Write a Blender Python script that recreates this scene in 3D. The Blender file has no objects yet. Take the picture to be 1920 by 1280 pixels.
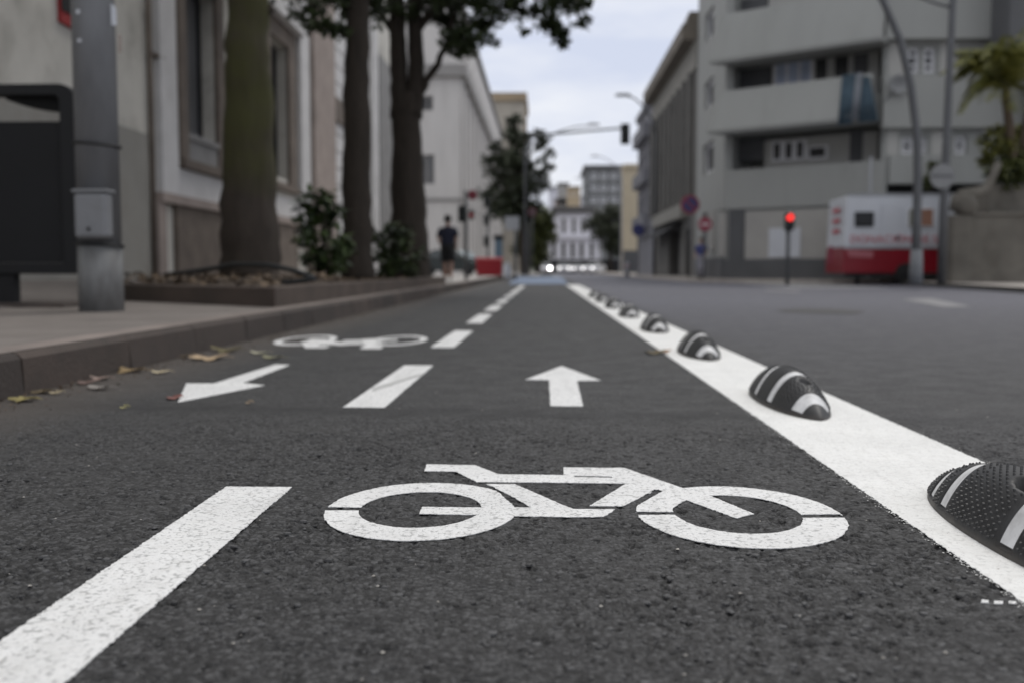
import bpy, bmesh, math, random
from mathutils import Vector, Matrix
from mathutils.geometry import delaunay_2d_cdt
R = math.radians
rnd = random.Random(11)
sc = bpy.context.scene
COL = sc.collection

# ------------------------------------------------------------------ camera
FPX, CAMH, YAW, PIT = 1866.7, 0.5, R(1.836), R(4.105)
d_ = Vector((-math.sin(YAW), math.cos(YAW), 0))
RT = Vector((math.cos(YAW), math.sin(YAW), 0))
FW = d_ * math.cos(PIT) + Vector((0, 0, -math.sin(PIT)))
UP = d_ * math.sin(PIT) + Vector((0, 0, math.cos(PIT)))
CAM = Vector((0, 0, CAMH))
def ray(px, py): return FW * FPX + RT * (px - 960) - UP * (py - 640)
def G(px, py, z=0.0):
    r = ray(px, py); return CAM + r * ((z - CAMH) / r.z)
def AX(px, py, X):
    r = ray(px, py); return CAM + r * (X / r.x)
def AY(px, py, Y):
    r = ray(px, py); return CAM + r * (Y / r.y)
cd = bpy.data.cameras.new('camera'); cam = bpy.data.objects.new('camera', cd); COL.objects.link(cam)
cd.sensor_width = 36; cd.lens = 35; cd.clip_start = 0.05; cd.clip_end = 3000
cam.matrix_world = Matrix(((RT.x, UP.x, -FW.x, 0), (RT.y, UP.y, -FW.y, 0), (RT.z, UP.z, -FW.z, CAMH), (0, 0, 0, 1)))
cd.dof.use_dof = True; cd.dof.focus_distance = 2.0; cd.dof.aperture_fstop = 2.5
sc.camera = cam

# ------------------------------------------------------------------ materials
def nodes(name):
    m = bpy.data.materials.new(name); m.use_nodes = True
    nt = m.node_tree; b = nt.nodes['Principled BSDF']
    return m, nt, b
def N(nt, t, **k):
    n = nt.nodes.new(t)
    for a, v in k.items():
        if a.startswith('i_'): n.inputs[a[2:].replace('_', ' ')].default_value = v
        else: setattr(n, a, v)
    return n
def L(nt, a, b): nt.links.new(a, b)
def mixc(nt, fac, a, b, mode='MIX'):
    n = nt.nodes.new('ShaderNodeMix'); n.data_type = 'RGBA'; n.blend_type = mode
    for sock, v in ((n.inputs[0], fac), (n.inputs[6], a), (n.inputs[7], b)):
        if hasattr(v, 'is_linked'): L(nt, v, sock)
        elif isinstance(v, (int, float)): sock.default_value = v
        else: sock.default_value = (*v[:3], 1)
    return n.outputs[2]
def ramp(nt, src, p0, p1, c0=0.0, c1=1.0):
    n = nt.nodes.new('ShaderNodeMapRange'); L(nt, src, n.inputs[0])
    n.inputs[1].default_value = p0; n.inputs[2].default_value = p1
    n.inputs[3].default_value = c0; n.inputs[4].default_value = c1
    return n.outputs[0]
def math_(nt, op, a, b=0.0):
    n = nt.nodes.new('ShaderNodeMath'); n.operation = op
    for i, v in enumerate((a, b)):
        if hasattr(v, 'is_linked'): L(nt, v, n.inputs[i])
        else: n.inputs[i].default_value = v
    return n.outputs[0]
def noise(nt, co, s, det=4, rough=.55):
    n = N(nt, 'ShaderNodeTexNoise'); n.inputs['Scale'].default_value = s; n.inputs['Detail'].default_value = det
    n.inputs['Roughness'].default_value = rough; L(nt, co, n.inputs['Vector']); return n.outputs['Fac']
def bump(nt, b, h, strength=.5, dist=.01):
    n = N(nt, 'ShaderNodeBump'); n.inputs['Strength'].default_value = strength; n.inputs['Distance'].default_value = dist
    L(nt, h, n.inputs['Height']); L(nt, n.outputs[0], b.inputs['Normal'])
def M(name, col, rough=.8, var=.18, scale=3.0, bmp=.0, bscale=40, metal=0.0, stain=None, samt=.4, sscale=.8, stretch=None, emit=0):
    m, nt, b = nodes(name)
    tc = N(nt, 'ShaderNodeTexCoord'); co = tc.outputs['Object']
    if stretch:
        mp = N(nt, 'ShaderNodeMapping'); mp.inputs['Scale'].default_value = stretch; L(nt, co, mp.inputs[0]); co = mp.outputs[0]
    n1 = noise(nt, co, scale, 6)
    lo = [c * (1 - var) for c in col]; hi = [min(1, c * (1 + var)) for c in col]
    c = mixc(nt, ramp(nt, n1, .3, .7), lo, hi)
    if stain:
        n2 = noise(nt, co, sscale, 8, .65)
        c = mixc(nt, ramp(nt, n2, .5, .72, 0, samt), c, stain)
    L(nt, c, b.inputs['Base Color'])
    b.inputs['Roughness'].default_value = rough; b.inputs['Metallic'].default_value = metal
    if bmp: bump(nt, b, noise(nt, co, bscale, 5), bmp, .02)
    if emit:
        L(nt, c, b.inputs['Emission Color']); b.inputs['Emission Strength'].default_value = emit
    return m

def asphalt_core(nt, co):
    """colour, height of a worn asphalt surface with visible aggregate"""
    nz = N(nt, 'ShaderNodeTexNoise'); nz.inputs['Scale'].default_value = 90; L(nt, co, nz.inputs['Vector'])
    wv = N(nt, 'ShaderNodeVectorMath', operation='MULTIPLY_ADD'); L(nt, nz.outputs['Color'], wv.inputs[0])
    wv.inputs[1].default_value = (.009, .009, 0); L(nt, co, wv.inputs[2])
    vo = N(nt, 'ShaderNodeTexVoronoi'); vo.inputs['Scale'].default_value = 115; L(nt, wv.outputs[0], vo.inputs['Vector'])
    v2 = N(nt, 'ShaderNodeTexVoronoi'); v2.inputs['Scale'].default_value = 260; L(nt, wv.outputs[0], v2.inputs['Vector'])
    sx = N(nt, 'ShaderNodeSeparateColor'); L(nt, vo.outputs['Color'], sx.inputs[0])
    h = math_(nt, 'SUBTRACT', 1.0, vo.outputs['Distance'])
    h = math_(nt, 'MULTIPLY', h, ramp(nt, sx.outputs[1], 0, 1, .35, 1))
    h2 = math_(nt, 'MULTIPLY', math_(nt, 'SUBTRACT', 1.0, v2.outputs['Distance']), .45)
    h = math_(nt, 'ADD', h, h2)
    h = math_(nt, 'ADD', h, math_(nt, 'MULTIPLY', noise(nt, co, 34, 4), .6))
    return h, sx.outputs[0], vo.outputs['Distance']

def asphalt_mat():
    m, nt, b = nodes('asphalt_surface')
    tc = N(nt, 'ShaderNodeTexCoord'); co = tc.outputs['Object']
    h, rv, dist = asphalt_core(nt, co)
    c = mixc(nt, ramp(nt, rv, .1, .98), (.009, .009, .0095), (.084, .084, .086))
    c = mixc(nt, ramp(nt, dist, .4, .75, 0, .75), c, (.008, .008, .008))
    big = noise(nt, co, .9, 6, .6)
    c = mixc(nt, ramp(nt, big, .35, .7, 0, .3), c, (.058, .056, .055))
    c = mixc(nt, ramp(nt, noise(nt, co, 2.3, 4, .5), .62, .74, 0, .45), c, (.018, .018, .018))
    mid = noise(nt, co, 6, 5, .6)
    c = mixc(nt, ramp(nt, mid, .55, .75, 0, .35), c, (.03, .03, .031))
    sp = N(nt, 'ShaderNodeSeparateXYZ'); L(nt, co, sp.inputs[0])
    wob = math_(nt, 'MULTIPLY', math_(nt, 'SUBTRACT', noise(nt, co, 2.2, 5), .5), .16)
    # darker joint running across the cycle lane
    yj = math_(nt, 'ADD', math_(nt, 'ADD', sp.outputs[1], wob), math_(nt, 'MULTIPLY', sp.outputs[0], .09))
    j = math_(nt, 'ABSOLUTE', math_(nt, 'SUBTRACT', yj, 3.44))
    c = mixc(nt, ramp(nt, j, .03, .16, .62, 0), c, (.017, .017, .018))
    # older, paler carriageway beyond the painted line
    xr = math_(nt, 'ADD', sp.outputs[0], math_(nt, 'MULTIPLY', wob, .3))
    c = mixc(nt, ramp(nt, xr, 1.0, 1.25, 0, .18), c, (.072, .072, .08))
    yr = ramp(nt, sp.outputs[1], 4, 16, 0, .8)  # grazing sky sheen painted in: carriageway turns bluer and paler with distance
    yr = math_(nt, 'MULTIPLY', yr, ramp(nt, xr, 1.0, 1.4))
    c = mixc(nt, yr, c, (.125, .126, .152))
    # dust along the left kerb
    dl = math_(nt, 'ADD', sp.outputs[0], math_(nt, 'MULTIPLY', wob, 1.6))
    c = mixc(nt, ramp(nt, dl, -2.0, -1.5, .75, 0), c, (.085, .072, .062))
    L(nt, c, b.inputs['Base Color'])
    L(nt, ramp(nt, mid, .3, .7, .6, .8), b.inputs['Roughness'])
    b.inputs['Specular IOR Level'].default_value = .4
    bump(nt, b, h, .9, .0045)
    return m

def grit_mat():
    m, nt, b = nodes('asphalt_stones')
    gm = N(nt, 'ShaderNodeNewGeometry'); tc = N(nt, 'ShaderNodeTexCoord')
    c = mixc(nt, ramp(nt, gm.outputs['Random Per Island'], 0, 1), (.018, .018, .019), (.075, .075, .077))
    L(nt, c, b.inputs['Base Color']); b.inputs['Roughness'].default_value = .62
    bump(nt, b, noise(nt, tc.outputs['Object'], 500, 3), .4, .001); return m
def paint_mat(name, col=(.80, .80, .79), worn=.5, base=(.04, .04, .04)):
    m, nt, b = nodes(name)
    tc = N(nt, 'ShaderNodeTexCoord'); co = tc.outputs['Object']
    h, rv, dist = asphalt_core(nt, co)
    n1 = noise(nt, co, 4, 5)
    dirt = noise(nt, co, 30, 6, .65)
    c = mixc(nt, ramp(nt, n1, .35, .7), [x * .9 for x in col], col)
    c = mixc(nt, ramp(nt, dirt, .48, .78, 0, .3), c, (.42, .40, .36))
    mp = N(nt, 'ShaderNodeMapping'); mp.inputs['Scale'].default_value = (11, .8, 1); mp.inputs['Rotation'].default_value = (0, 0, .18); L(nt, co, mp.inputs[0])
    c = mixc(nt, ramp(nt, noise(nt, mp.outputs[0], 1.6, 5, .6), .52, .75, 0, .38 * worn), c, (.34, .335, .32))
    hole = noise(nt, co, 250, 3, .62)
    area = noise(nt, co, 3.2, 3)
    thr = ramp(nt, area, .3, .75, .70 - .03 * worn, .67 - .085 * worn)
    k = math_(nt, 'MULTIPLY', math_(nt, 'SUBTRACT', hole, thr), 28)
    k.node.use_clamp = True
    pit = ramp(nt, dist, .61, .84, 0, .6 * worn)
    k = math_(nt, 'MAXIMUM', k, pit)
    c = mixc(nt, k, c, base)
    L(nt, c, b.inputs['Base Color']); b.inputs['Roughness'].default_value = .62
    bump(nt, b, h, .55, .003)
    return m

def leaf_mat(name, c1, c2, rough=.5):
    m, nt, b = nodes(name)
    tc = N(nt, 'ShaderNodeTexCoord'); g = N(nt, 'ShaderNodeNewGeometry')
    n1 = noise(nt, tc.outputs['Object'], 1.3, 3)
    f = math_(nt, 'ADD', math_(nt, 'MULTIPLY', n1, .6), math_(nt, 'MULTIPLY', g.outputs['Random Per Island'], .5))
    c = mixc(nt, ramp(nt, f, .3, .8), c1, c2)
    L(nt, c, b.inputs['Base Color']); b.inputs['Roughness'].default_value = rough
    return m
def bark_mat(name, c1, c2, moss=None, z0=0, z1=1):
    m, nt, b = nodes(name)
    tc = N(nt, 'ShaderNodeTexCoord'); co = tc.outputs['Object']
    mp = N(nt, 'ShaderNodeMapping'); mp.inputs['Scale'].default_value = (6, 6, 1.2); L(nt, co, mp.inputs[0])
    n1 = noise(nt, mp.outputs[0], 2.2, 8, .65)
    c = mixc(nt, ramp(nt, n1, .3, .7), c1, c2)
    if moss:
        sp = N(nt, 'ShaderNodeSeparateXYZ'); L(nt, co, sp.inputs[0])
        zz = math_(nt, 'ADD', sp.outputs[2], math_(nt, 'MULTIPLY', math_(nt, 'SUBTRACT', noise(nt, co, 1.5, 5), .5), 1.5))
        f = math_(nt, 'MULTIPLY', ramp(nt, zz, z0, z1), ramp(nt, noise(nt, co, 2.5, 6), .3, .6, .35, 1))
        c = mixc(nt, f, c, moss)
    L(nt, c, b.inputs['Base Color']); b.inputs['Roughness'].default_value = .9
    bump(nt, b, n1, .7, .03)
    return m

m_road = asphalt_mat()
m_paint = paint_mat('road_paint', worn=.75)
m_paint_edge = paint_mat('edge_line_paint', (.84, .84, .82), worn=.3)
m_paint_old = paint_mat('faded_paint', (.21, .21, .22), worn=.9, base=(.08, .08, .085))
m_paint_cross = paint_mat('crossing_paint', (.42, .42, .42), worn=.7)
m_blue = paint_mat('blue_paint', (.14, .205, .32), worn=.5)
m_shadow_slab = M('shadow_slab_dark', (.055, .042, .036), .85, .35, 2.2, .4, 60, stain=(.03, .027, .025), samt=.7, sscale=1.5)
def kerb_mat():
    m, nt, b = nodes('kerb_stones'); tc = N(nt, 'ShaderNodeTexCoord'); co = tc.outputs['Object']; gm = N(nt, 'ShaderNodeNewGeometry')
    c = mixc(nt, gm.outputs['Random Per Island'], (.036, .029, .026), (.075, .056, .046))
    c = mixc(nt, ramp(nt, noise(nt, co, 3, 7, .65), .45, .72, 0, .7), c, (.026, .023, .021))
    c = mixc(nt, ramp(nt, noise(nt, co, 28, 5, .7), .6, .75, 0, .5), c, (.13, .115, .1))
    L(nt, c, b.inputs['Base Color']); b.inputs['Roughness'].default_value = .85
    bump(nt, b, noise(nt, co, 55, 6, .65), .6, .012); return m
m_kerbstone = kerb_mat()
m_kerbtop = M('kerb_top_stone', (.2, .168, .15), .8, .25, 3, .3, 60, stain=(.13, .11, .1), samt=.6, sscale=2)
m_kerbpale = M('pale_kerb', (.42, .385, .35), .85, .15, 3)
m_kerbdark = M('dark_kerb', (.05, .048, .045), .85, .2, 3)
m_concrete_pale = M('pale_concrete', (.40, .38, .36), .85, .15, 1.5)
m_planter = M('brown_stone', (.07, .052, .042), .85, .35, 1.6, .4, 40, stain=(.06, .05, .042), samt=.7, sscale=1.1)
m_soil = M('soil', (.06, .043, .03), .95, .4, 6, .8, 20)
m_galv = M('galvanised_steel', (.155, .158, .165), .5, .22, 3, metal=.2, stain=(.12, .12, .125), samt=.7, sscale=2, stretch=(1.6, 1.6, .5))
m_galv_pale = M('pale_base_coating', (.165, .168, .168), .65, .25, 4, stain=(.085, .08, .075), samt=.8, sscale=3, stretch=(2, 2, .6))
m_boxgrey = M('grey_box_coating', (.19, .195, .205), .5, .15, 4, stain=(.13, .13, .13), samt=.6, sscale=4)
m_black = M('black_rubber_strap', (.012, .012, .013), .6, .1)
m_dark = M('dark_grey_coating', (.007, .0075, .009), .75, .12, 2)
m_darkpanel = M('charcoal_panel', (.007, .0075, .009), .8, .2, 1.2)
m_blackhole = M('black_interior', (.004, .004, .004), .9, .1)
m_white = M('white_paint_wall', (.6, .59, .585), .8, .08, 1.5, stain=(.36, .35, .33), samt=.4)
m_wallA = M('grey_stucco', (.56, .54, .49), .9, .1, 1.0, .2, 30, stain=(.24, .225, .195), samt=.75, sscale=.7)
m_brown_stone = M('brown_jamb_stone', (.15, .122, .1), .85, .22, 2, stain=(.09, .075, .065), samt=.6)
m_pink_stone = M('pinkish_stone', (.33, .275, .245), .85, .15, 2, stain=(.2, .165, .145), samt=.6)
m_grey_stone = M('grey_stone', (.25, .245, .24), .85, .15, 2)
m_glass = M('dark_glass', (.018, .019, .022), .4, .2, 1)
m_glassgrey = M('grey_blind_glass', (.11, .112, .118), .35, .2, 1)
m_wallB = M('pale_stucco', (.56, .54, .52), .9, .07, .6, stain=(.43, .41, .39), samt=.6, sscale=.5, stretch=(1.6, 1.6, .3))
m_trimB = M('grey_trim', (.28, .27, .26), .85, .1, 1)
m_wallC = M('grey_green_render', (.32, .325, .312), .9, .06, .5, stain=(.24, .245, .23), samt=.6, sscale=.5, stretch=(1.6, 1.6, .3))
m_wallC_pale = M('pale_grey_render', (.42, .415, .395), .9, .07, .6)
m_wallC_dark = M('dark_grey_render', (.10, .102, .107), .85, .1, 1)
m_wallC_light = M('light_ground_floor', (.36, .35, .33), .85, .07, 1)
m_winwhite = M('white_window_frame', (.72, .72, .74), .6, .05)
m_winpale = M('pale_blind_glass', (.34, .35, .36), .4, .1)
m_winblue = M('blue_white_shutter', (.36, .41, .53), .5, .15, 2)
m_wallD = M('weathered_stone', (.155, .15, .14), .9, .2, .8, stain=(.09, .088, .08), samt=.6)
m_cornD = M('brown_cornice', (.16, .14, .115), .9, .2, 1.5)
m_friezeD = M('beige_frieze', (.25, .24, .215), .9, .12, 1)
m_wallE = M('violet_grey_render', (.22, .22, .24), .9, .1, .7)
m_cream = M('cream_render', (.52, .45, .33), .9, .08, .5)
m_tan = M('tan_render', (.3, .235, .16), .9, .12, .6)
m_tanpale = M('pale_tan_render', (.38, .35, .3), .9, .1, .6)
m_modern = M('grey_concrete', (.17, .175, .175), .85, .1, .4)
m_lavwhite = M('lavender_white_wall', (.78, .78, .84), .85, .07, .5)
m_yellow = M('yellow_render', (.5, .4, .27), .9, .1, .5)
m_rooftile = M('grey_roof', (.12, .118, .12), .8, .15, 2)
m_metalgrey = M('grey_lamp_metal', (.095, .098, .104), .5, .15, 2, metal=.2)
m_metalpale = M('pale_lamp_metal', (.34, .35, .37), .5, .1, 2)
m_poledark = M('dark_pole_metal', (.075, .078, .082), .5, .1, 2)
m_sleeve = M('worn_sleeve_paint', (.15, .158, .17), .6, .15, 3)
m_red = M('red_plastic', (.28, .006, .014), .5, .1, 3)
m_truckred = M('red_truck_paint', (.22, .004, .014), .35, .08, 3)
m_truckwhite = M('white_truck_paint', (.56, .58, .62), .35, .05, 1)
m_letterred = M('red_lettering', (.48, .13, .15), .5, .05)
m_curtain_o = M('orange_curtain', (.3, .16, .11), .8, .1)
m_curtain_g = M('green_curtain', (.2, .2, .16), .8, .1)
m_tyre = M('tyre_rubber', (.012, .012, .012), .8, .1)
m_rim = M('wheel_rim', (.3, .3, .31), .4, .1, metal=.6)
m_signal = M('signal_housing', (.018, .024, .02), .5, .1)
m_redlamp = M('lit_red_lamp', (.95, .035, .03), .5, 0, emit=1.7)
m_reddull = M('dim_red_lamp', (.45, .03, .05), .5, 0, emit=.18)
m_headlampdim = M('lit_distant_headlamp', (1, .98, .97), .4, 0, emit=3.5)
m_headlamp = M('lit_headlamp', (1, .98, .95), .4, 0, emit=26)
m_carwhite = M('white_car_paint', (.84, .85, .88), .3, .04, 1)
m_cardark = M('dark_green_car_paint', (.014, .021, .02), .25, .1, 1)
m_carglass = M('car_glass', (.04, .05, .055), .08, .1)
m_carglasspale = M('pale_windscreen', (.33, .38, .4), .2, .1)  # one even pale blue-grey for the glass
m_stonewall = M('old_stone_wall', (.135, .125, .108), .92, .25, 1.2, .5, 12, stain=(.075, .068, .056), samt=.7, sscale=.9)
m_leafdark = leaf_mat('dark_leaves', (.011, .018, .007), (.055, .08, .022))
m_leafshrub = leaf_mat('shrub_leaves', (.012, .022, .010), (.075, .115, .03))
m_leafmid = leaf_mat('street_tree_leaves', (.025, .033, .02), (.06, .072, .036))
m_leafyellow = leaf_mat('yellow_green_leaves', (.06, .07, .012), (.22, .21, .045))
m_leafhedge = leaf_mat('dark_hedge_leaves', (.02, .03, .008), (.09, .1, .02))
m_bark1 = bark_mat('mossy_trunk_bark', (.024, .018, .013), (.048, .036, .027), (.043, .042, .0105), .9, 1.6)
m_bark2 = bark_mat('dark_trunk_bark', (.016, .012, .008), (.037, .027, .019))
m_bark3 = bark_mat('grey_brown_bark', (.07, .05, .035), (.12, .09, .06))
m_skin = M('skin', (.33, .2, .15), .6, .08)
m_navy = M('navy_fabric', (.012, .014, .03), .9, .1)
m_blackcloth = M('black_fabric', (.008, .008, .009), .9, .1)
m_bluecloth = M('blue_fabric', (.06, .07, .2), .9, .1)
m_palecloth = M('pale_fabric', (.3, .3, .34), .9, .1)
m_hair = M('dark_hair', (.012, .01, .009), .7, .1)
m_shoe = M('white_shoes', (.5, .5, .48), .7, .05)
m_towel_b = M('blue_towel', (.06, .095, .125), .9, .25, 3)
m_towel_w = M('white_towel', (.25, .265, .29), .9, .15, 3)
m_net = M('green_net_stain', (.17, .2, .18), .9, .15, 2)
m_signblue = M('blue_sign_face', (.035, .04, .14), .5, .05)
m_signred = M('red_sign_face', (.24, .025, .05), .5, .05)
m_signdull = M('dull_red_sign', (.16, .02, .035), .6, .1)
m_signdullgrey = M('dull_grey_sign', (.1, .08, .09), .6, .1)
m_signwhite = M('white_sign_face', (.5, .45, .45), .5, .05)
m_signgrey = M('grey_sign_back', (.2, .205, .21), .5, .1)
m_hose = M('black_hose', (.02, .023, .025), .5, .1)
m_hill = M('scrub_hillside', (.1, .11, .08), .95, .3, .1)
m_redwood = M('red_shop_sign', (.3, .02, .02), .6, .1)

# separator materials
def rubber_mat():
    m, nt, b = nodes('black_rubber')
    tc = N(nt, 'ShaderNodeTexCoord'); co = tc.outputs['Object']
    n1 = noise(nt, co, 18, 6, .6); n2 = noise(nt, co, 160, 3)
    c = mixc(nt, ramp(nt, n1, .35, .75), (.020, .020, .021), (.042, .042, .043))
    sp = N(nt, 'ShaderNodeSeparateXYZ'); L(nt, co, sp.inputs[0])
    zz = math_(nt, 'ADD', sp.outputs[2], math_(nt, 'MULTIPLY', math_(nt, 'SUBTRACT', n1, .5), .05))
    c = mixc(nt, ramp(nt, zz, .0, .018, .5, 0), c, (.085, .072, .06))
    L(nt, c, b.inputs['Base Color']); L(nt, ramp(nt, n1, .3, .7, .42, .6), b.inputs['Roughness'])
    bump(nt, b, n2, .25, .002)
    return m
m_rubber = rubber_mat()
m_band = M('reflective_band', (.68, .68, .68), .55, .12, 25, stain=(.2, .19, .18), samt=.5, sscale=20)

# ------------------------------------------------------------------ mesh builder
ORG = {}
class MB:
    def __init__(s): s.v = []; s.f = []
    def add(s, vs, fs):
        o = len(s.v); s.v += [Vector(v) for v in vs]; s.f += [tuple(i + o for i in f) for f in fs]; return s
    def hexa(s, p): # 8 points, bottom ring then top ring
        return s.add(p, [(3, 2, 1, 0), (4, 5, 6, 7), (0, 1, 5, 4), (1, 2, 6, 5), (2, 3, 7, 6), (3, 0, 4, 7)])
    def box(s, x0, x1, y0, y1, z0, z1):
        return s.hexa([(x0, y0, z0), (x1, y0, z0), (x1, y1, z0), (x0, y1, z0), (x0, y0, z1), (x1, y0, z1), (x1, y1, z1), (x0, y1, z1)])
    def prism(s, pts, vec):
        n = len(pts); pts = [Vector(p) for p in pts]; vec = Vector(vec)
        return s.add(pts + [p + vec for p in pts], [tuple(range(n))[::-1], tuple(range(n, 2 * n))] + [(i, (i + 1) % n, n + (i + 1) % n, n + i) for i in range(n)])
    def tube(s, path, rad, n=10, caps=True, rough=0):
        path = [Vector(p) for p in path]; k = len(path)
        if not hasattr(rad, '__len__'): rad = [rad] * k
        vs = []; ref = None
        for i, p in enumerate(path):
            t = (path[min(i + 1, k - 1)] - path[max(i - 1, 0)]).normalized()
            if ref is None: ref = Vector((1, 0, 0)) if abs(t.x) < .8 else Vector((0, 1, 0))
            a = (ref - t * ref.dot(t)).normalized(); b = t.cross(a); ref = a
            for j in range(n):
                w = 2 * math.pi * j / n; vs.append(p + (a * math.cos(w) + b * math.sin(w)) * rad[i] * (1 + rough * (math.sin(3 * w + i * .13) * .5 + math.sin(7 * w - i * .21 + 1) * .35 + math.sin(13 * w + i * .5) * .2)))
        fs = [(i * n + j, i * n + (j + 1) % n, (i + 1) * n + (j + 1) % n, (i + 1) * n + j) for i in range(k - 1) for j in range(n)]
        if caps: fs += [tuple(range(n))[::-1], tuple(range((k - 1) * n, k * n))]
        return s.add(vs, fs)
    def lathe(s, prof, c=(0, 0, 0), n=20, sx=1, sy=1, ax='z'):
        c = Vector(c); vs = []
        for r, z in prof:
            for j in range(n):
                w = 2 * math.pi * j / n; x, y = r * math.cos(w) * sx, r * math.sin(w) * sy
                vs.append(c + (Vector((x, y, z)) if ax == 'z' else Vector((z, x, y)) if ax == 'x' else Vector((x, z, y))))
        k = len(prof)
        fs = [(i * n + j, i * n + (j + 1) % n, (i + 1) * n + (j + 1) % n, (i + 1) * n + j) for i in range(k - 1) for j in range(n)]
        fs += [tuple(range(n))[::-1], tuple(range((k - 1) * n, k * n))]
        return s.add(vs, fs)
    def leaves(s, centre, rad, n, size, flat=.8, rg=None):
        rg = rg or rnd
        c = Vector(centre)
        for _ in range(n):
            d = Vector((rg.gauss(0, 1), rg.gauss(0, 1), rg.gauss(0, 1)))
            d.normalize(); p = c + Vector((d.x * rad, d.y * rad, d.z * rad * flat)) * (rg.random() ** .45)
            a = Vector((rg.gauss(0, 1), rg.gauss(0, 1), rg.gauss(-.2, .6))).normalized()
            b = a.cross(Vector((rg.gauss(0, .5), rg.gauss(0, .5), 1))).normalized()
            l = size * rg.uniform(.65, 1.25); w = l * .27; q = a.cross(b) * l * .12
            s.add([p, p + a * l * .5 + b * w + q, p + a * l, p + a * l * .5 - b * w + q], [(0, 1, 2, 3)])
        return s
    def build(s, name, mat, parent=None, smooth=False, bevel=0.0, origin=None):
        me = bpy.data.meshes.new(name); o = bpy.data.objects.new(name, me); COL.objects.link(o)
        if parent is not None: org = ORG[parent.name]; o.parent = parent
        else:
            if origin is None:
                n = max(1, len(s.v)); org = Vector((sum(p.x for p in s.v) / n, sum(p.y for p in s.v) / n, min(p.z for p in s.v)))
            else: org = Vector(origin)
            o.location = org
        ORG[o.name] = org
        me.from_pydata([p - org for p in s.v], [], s.f); me.materials.append(mat)
        if smooth: me.polygons.foreach_set('use_smooth', [True] * len(me.polygons))
        me.update()
        if bevel:
            b = o.modifiers.new('bevel', 'BEVEL'); b.width = bevel; b.segments = 2; b.limit_method = 'ANGLE'
        return o
def tag(o, label=None, cat=None, group=None, kind=None):
    for k, v in (('label', label), ('category', cat), ('group', group), ('kind', kind)):
        if v: o[k] = v
    return o
def thing(name, label, cat, loc, group=None):
    o = bpy.data.objects.new(name, None); COL.objects.link(o); o.location = loc; ORG[o.name] = Vector(loc)
    o.empty_display_size = .2
    return tag(o, label, cat, group)
def struct(o): o['kind'] = 'structure'; return o
def copy_tree(o, parent=None):
    kids = [c for c in bpy.data.objects if c.parent == o]
    c = o.copy(); COL.objects.link(c); c.parent = parent
    for k in kids: copy_tree(k, c)
    return c

# ------------------------------------------------------------------ facade helper
class Fac:
    def __init__(s, p0, p1):
        s.p = Vector((p0[0], p0[1], 0)); e = Vector((p1[0], p1[1], 0)) - s.p
        s.len = e.length; s.u = e.normalized(); s.n = Vector((s.u.y, -s.u.x, 0))
    def at(s, px, py):
        r = ray(px, py); t = (s.p - CAM).dot(s.n) / r.dot(s.n); q = CAM + r * t
        return (q - s.p).dot(s.u), q.z
    def rect(s, x0, y0, x1, y1):
        xm, ym = (x0 + x1) / 2, (y0 + y1) / 2
        a, b = s.at(x0, ym)[0], s.at(x1, ym)[0]; c, d = s.at(xm, y1)[1], s.at(xm, y0)[1]
        return min(a, b), max(a, b), min(c, d), max(c, d)
    def P(s, u, z, d=0): return s.p + s.u * u + s.n * d + Vector((0, 0, z))
    def box(s, mb, u0, u1, z0, z1, d0, d1):
        return mb.hexa([s.P(u0, z0, d1), s.P(u1, z0, d1), s.P(u1, z0, d0), s.P(u0, z0, d0), s.P(u0, z1, d1), s.P(u1, z1, d1), s.P(u1, z1, d0), s.P(u0, z1, d0)])
    def wall(s, mb, u0, u1, z0, z1, holes, depth=.3, back=None):
        us = sorted({u0, u1, *[h[0] for h in holes], *[h[1] for h in holes]}); us = [u for u in us if u0 <= u <= u1]
        zs = sorted({z0, z1, *[h[2] for h in holes], *[h[3] for h in holes]}); zs = [z for z in zs if z0 <= z <= z1]
        for i in range(len(us) - 1):
            for j in range(len(zs) - 1):
                cu, cz = (us[i] + us[i + 1]) / 2, (zs[j] + zs[j + 1]) / 2
                if any(h[0] < cu < h[1] and h[2] < cz < h[3] for h in holes): continue
                mb.add([s.P(us[i], zs[j]), s.P(us[i + 1], zs[j]), s.P(us[i + 1], zs[j + 1]), s.P(us[i], zs[j + 1])], [(0, 1, 2, 3)])
        for a, b, c, d in holes:
            q = [(a, c), (b, c), (b, d), (a, d)]
            for k in range(4):
                p, r = q[k], q[(k + 1) % 4]
                mb.add([s.P(*p), s.P(*r), s.P(*r, -depth), s.P(*p, -depth)], [(0, 1, 2, 3)])
        q = [(u0, z0), (u1, z0), (u1, z1), (u0, z1)]
        for k in range(4):
            p, r = q[k], q[(k + 1) % 4]
            mb.add([s.P(*p), s.P(*r), s.P(*r, -depth), s.P(*p, -depth)], [(0, 1, 2, 3)])
        if back: s.box(mb, u0, u1, z0, z1, -back, -depth)
        return mb
    def window(s, root, h, frame, glass, fw=.07, bars=(1, 1), depth=.26):
        a, b, c, d = h; mb = MB()
        s.box(mb, a, a + fw, c, d, -depth, -depth + .1); s.box(mb, b - fw, b, c, d, -depth, -depth + .1)
        s.box(mb, a + fw, b - fw, c, c + fw, -depth, -depth + .1); s.box(mb, a + fw, b - fw, d - fw, d, -depth, -depth + .1)
        for i in range(1, bars[0]):
            u = a + (b - a) * i / bars[0]; s.box(mb, u - fw * .4, u + fw * .4, c + fw, d - fw, -depth, -depth + .09)
        for i in range(1, bars[1]):
            z = c + (d - c) * i / bars[1]; s.box(mb, a + fw, b - fw, z - fw * .3, z + fw * .3, -depth, -depth + .08)
        w = mb.build('window', frame, root)
        g = MB(); s.box(g, a + fw * .5, b - fw * .5, c + fw * .5, d - fw * .5, -depth + .02, -depth + .04)
        g.build('pane', glass, w); return w

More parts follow.
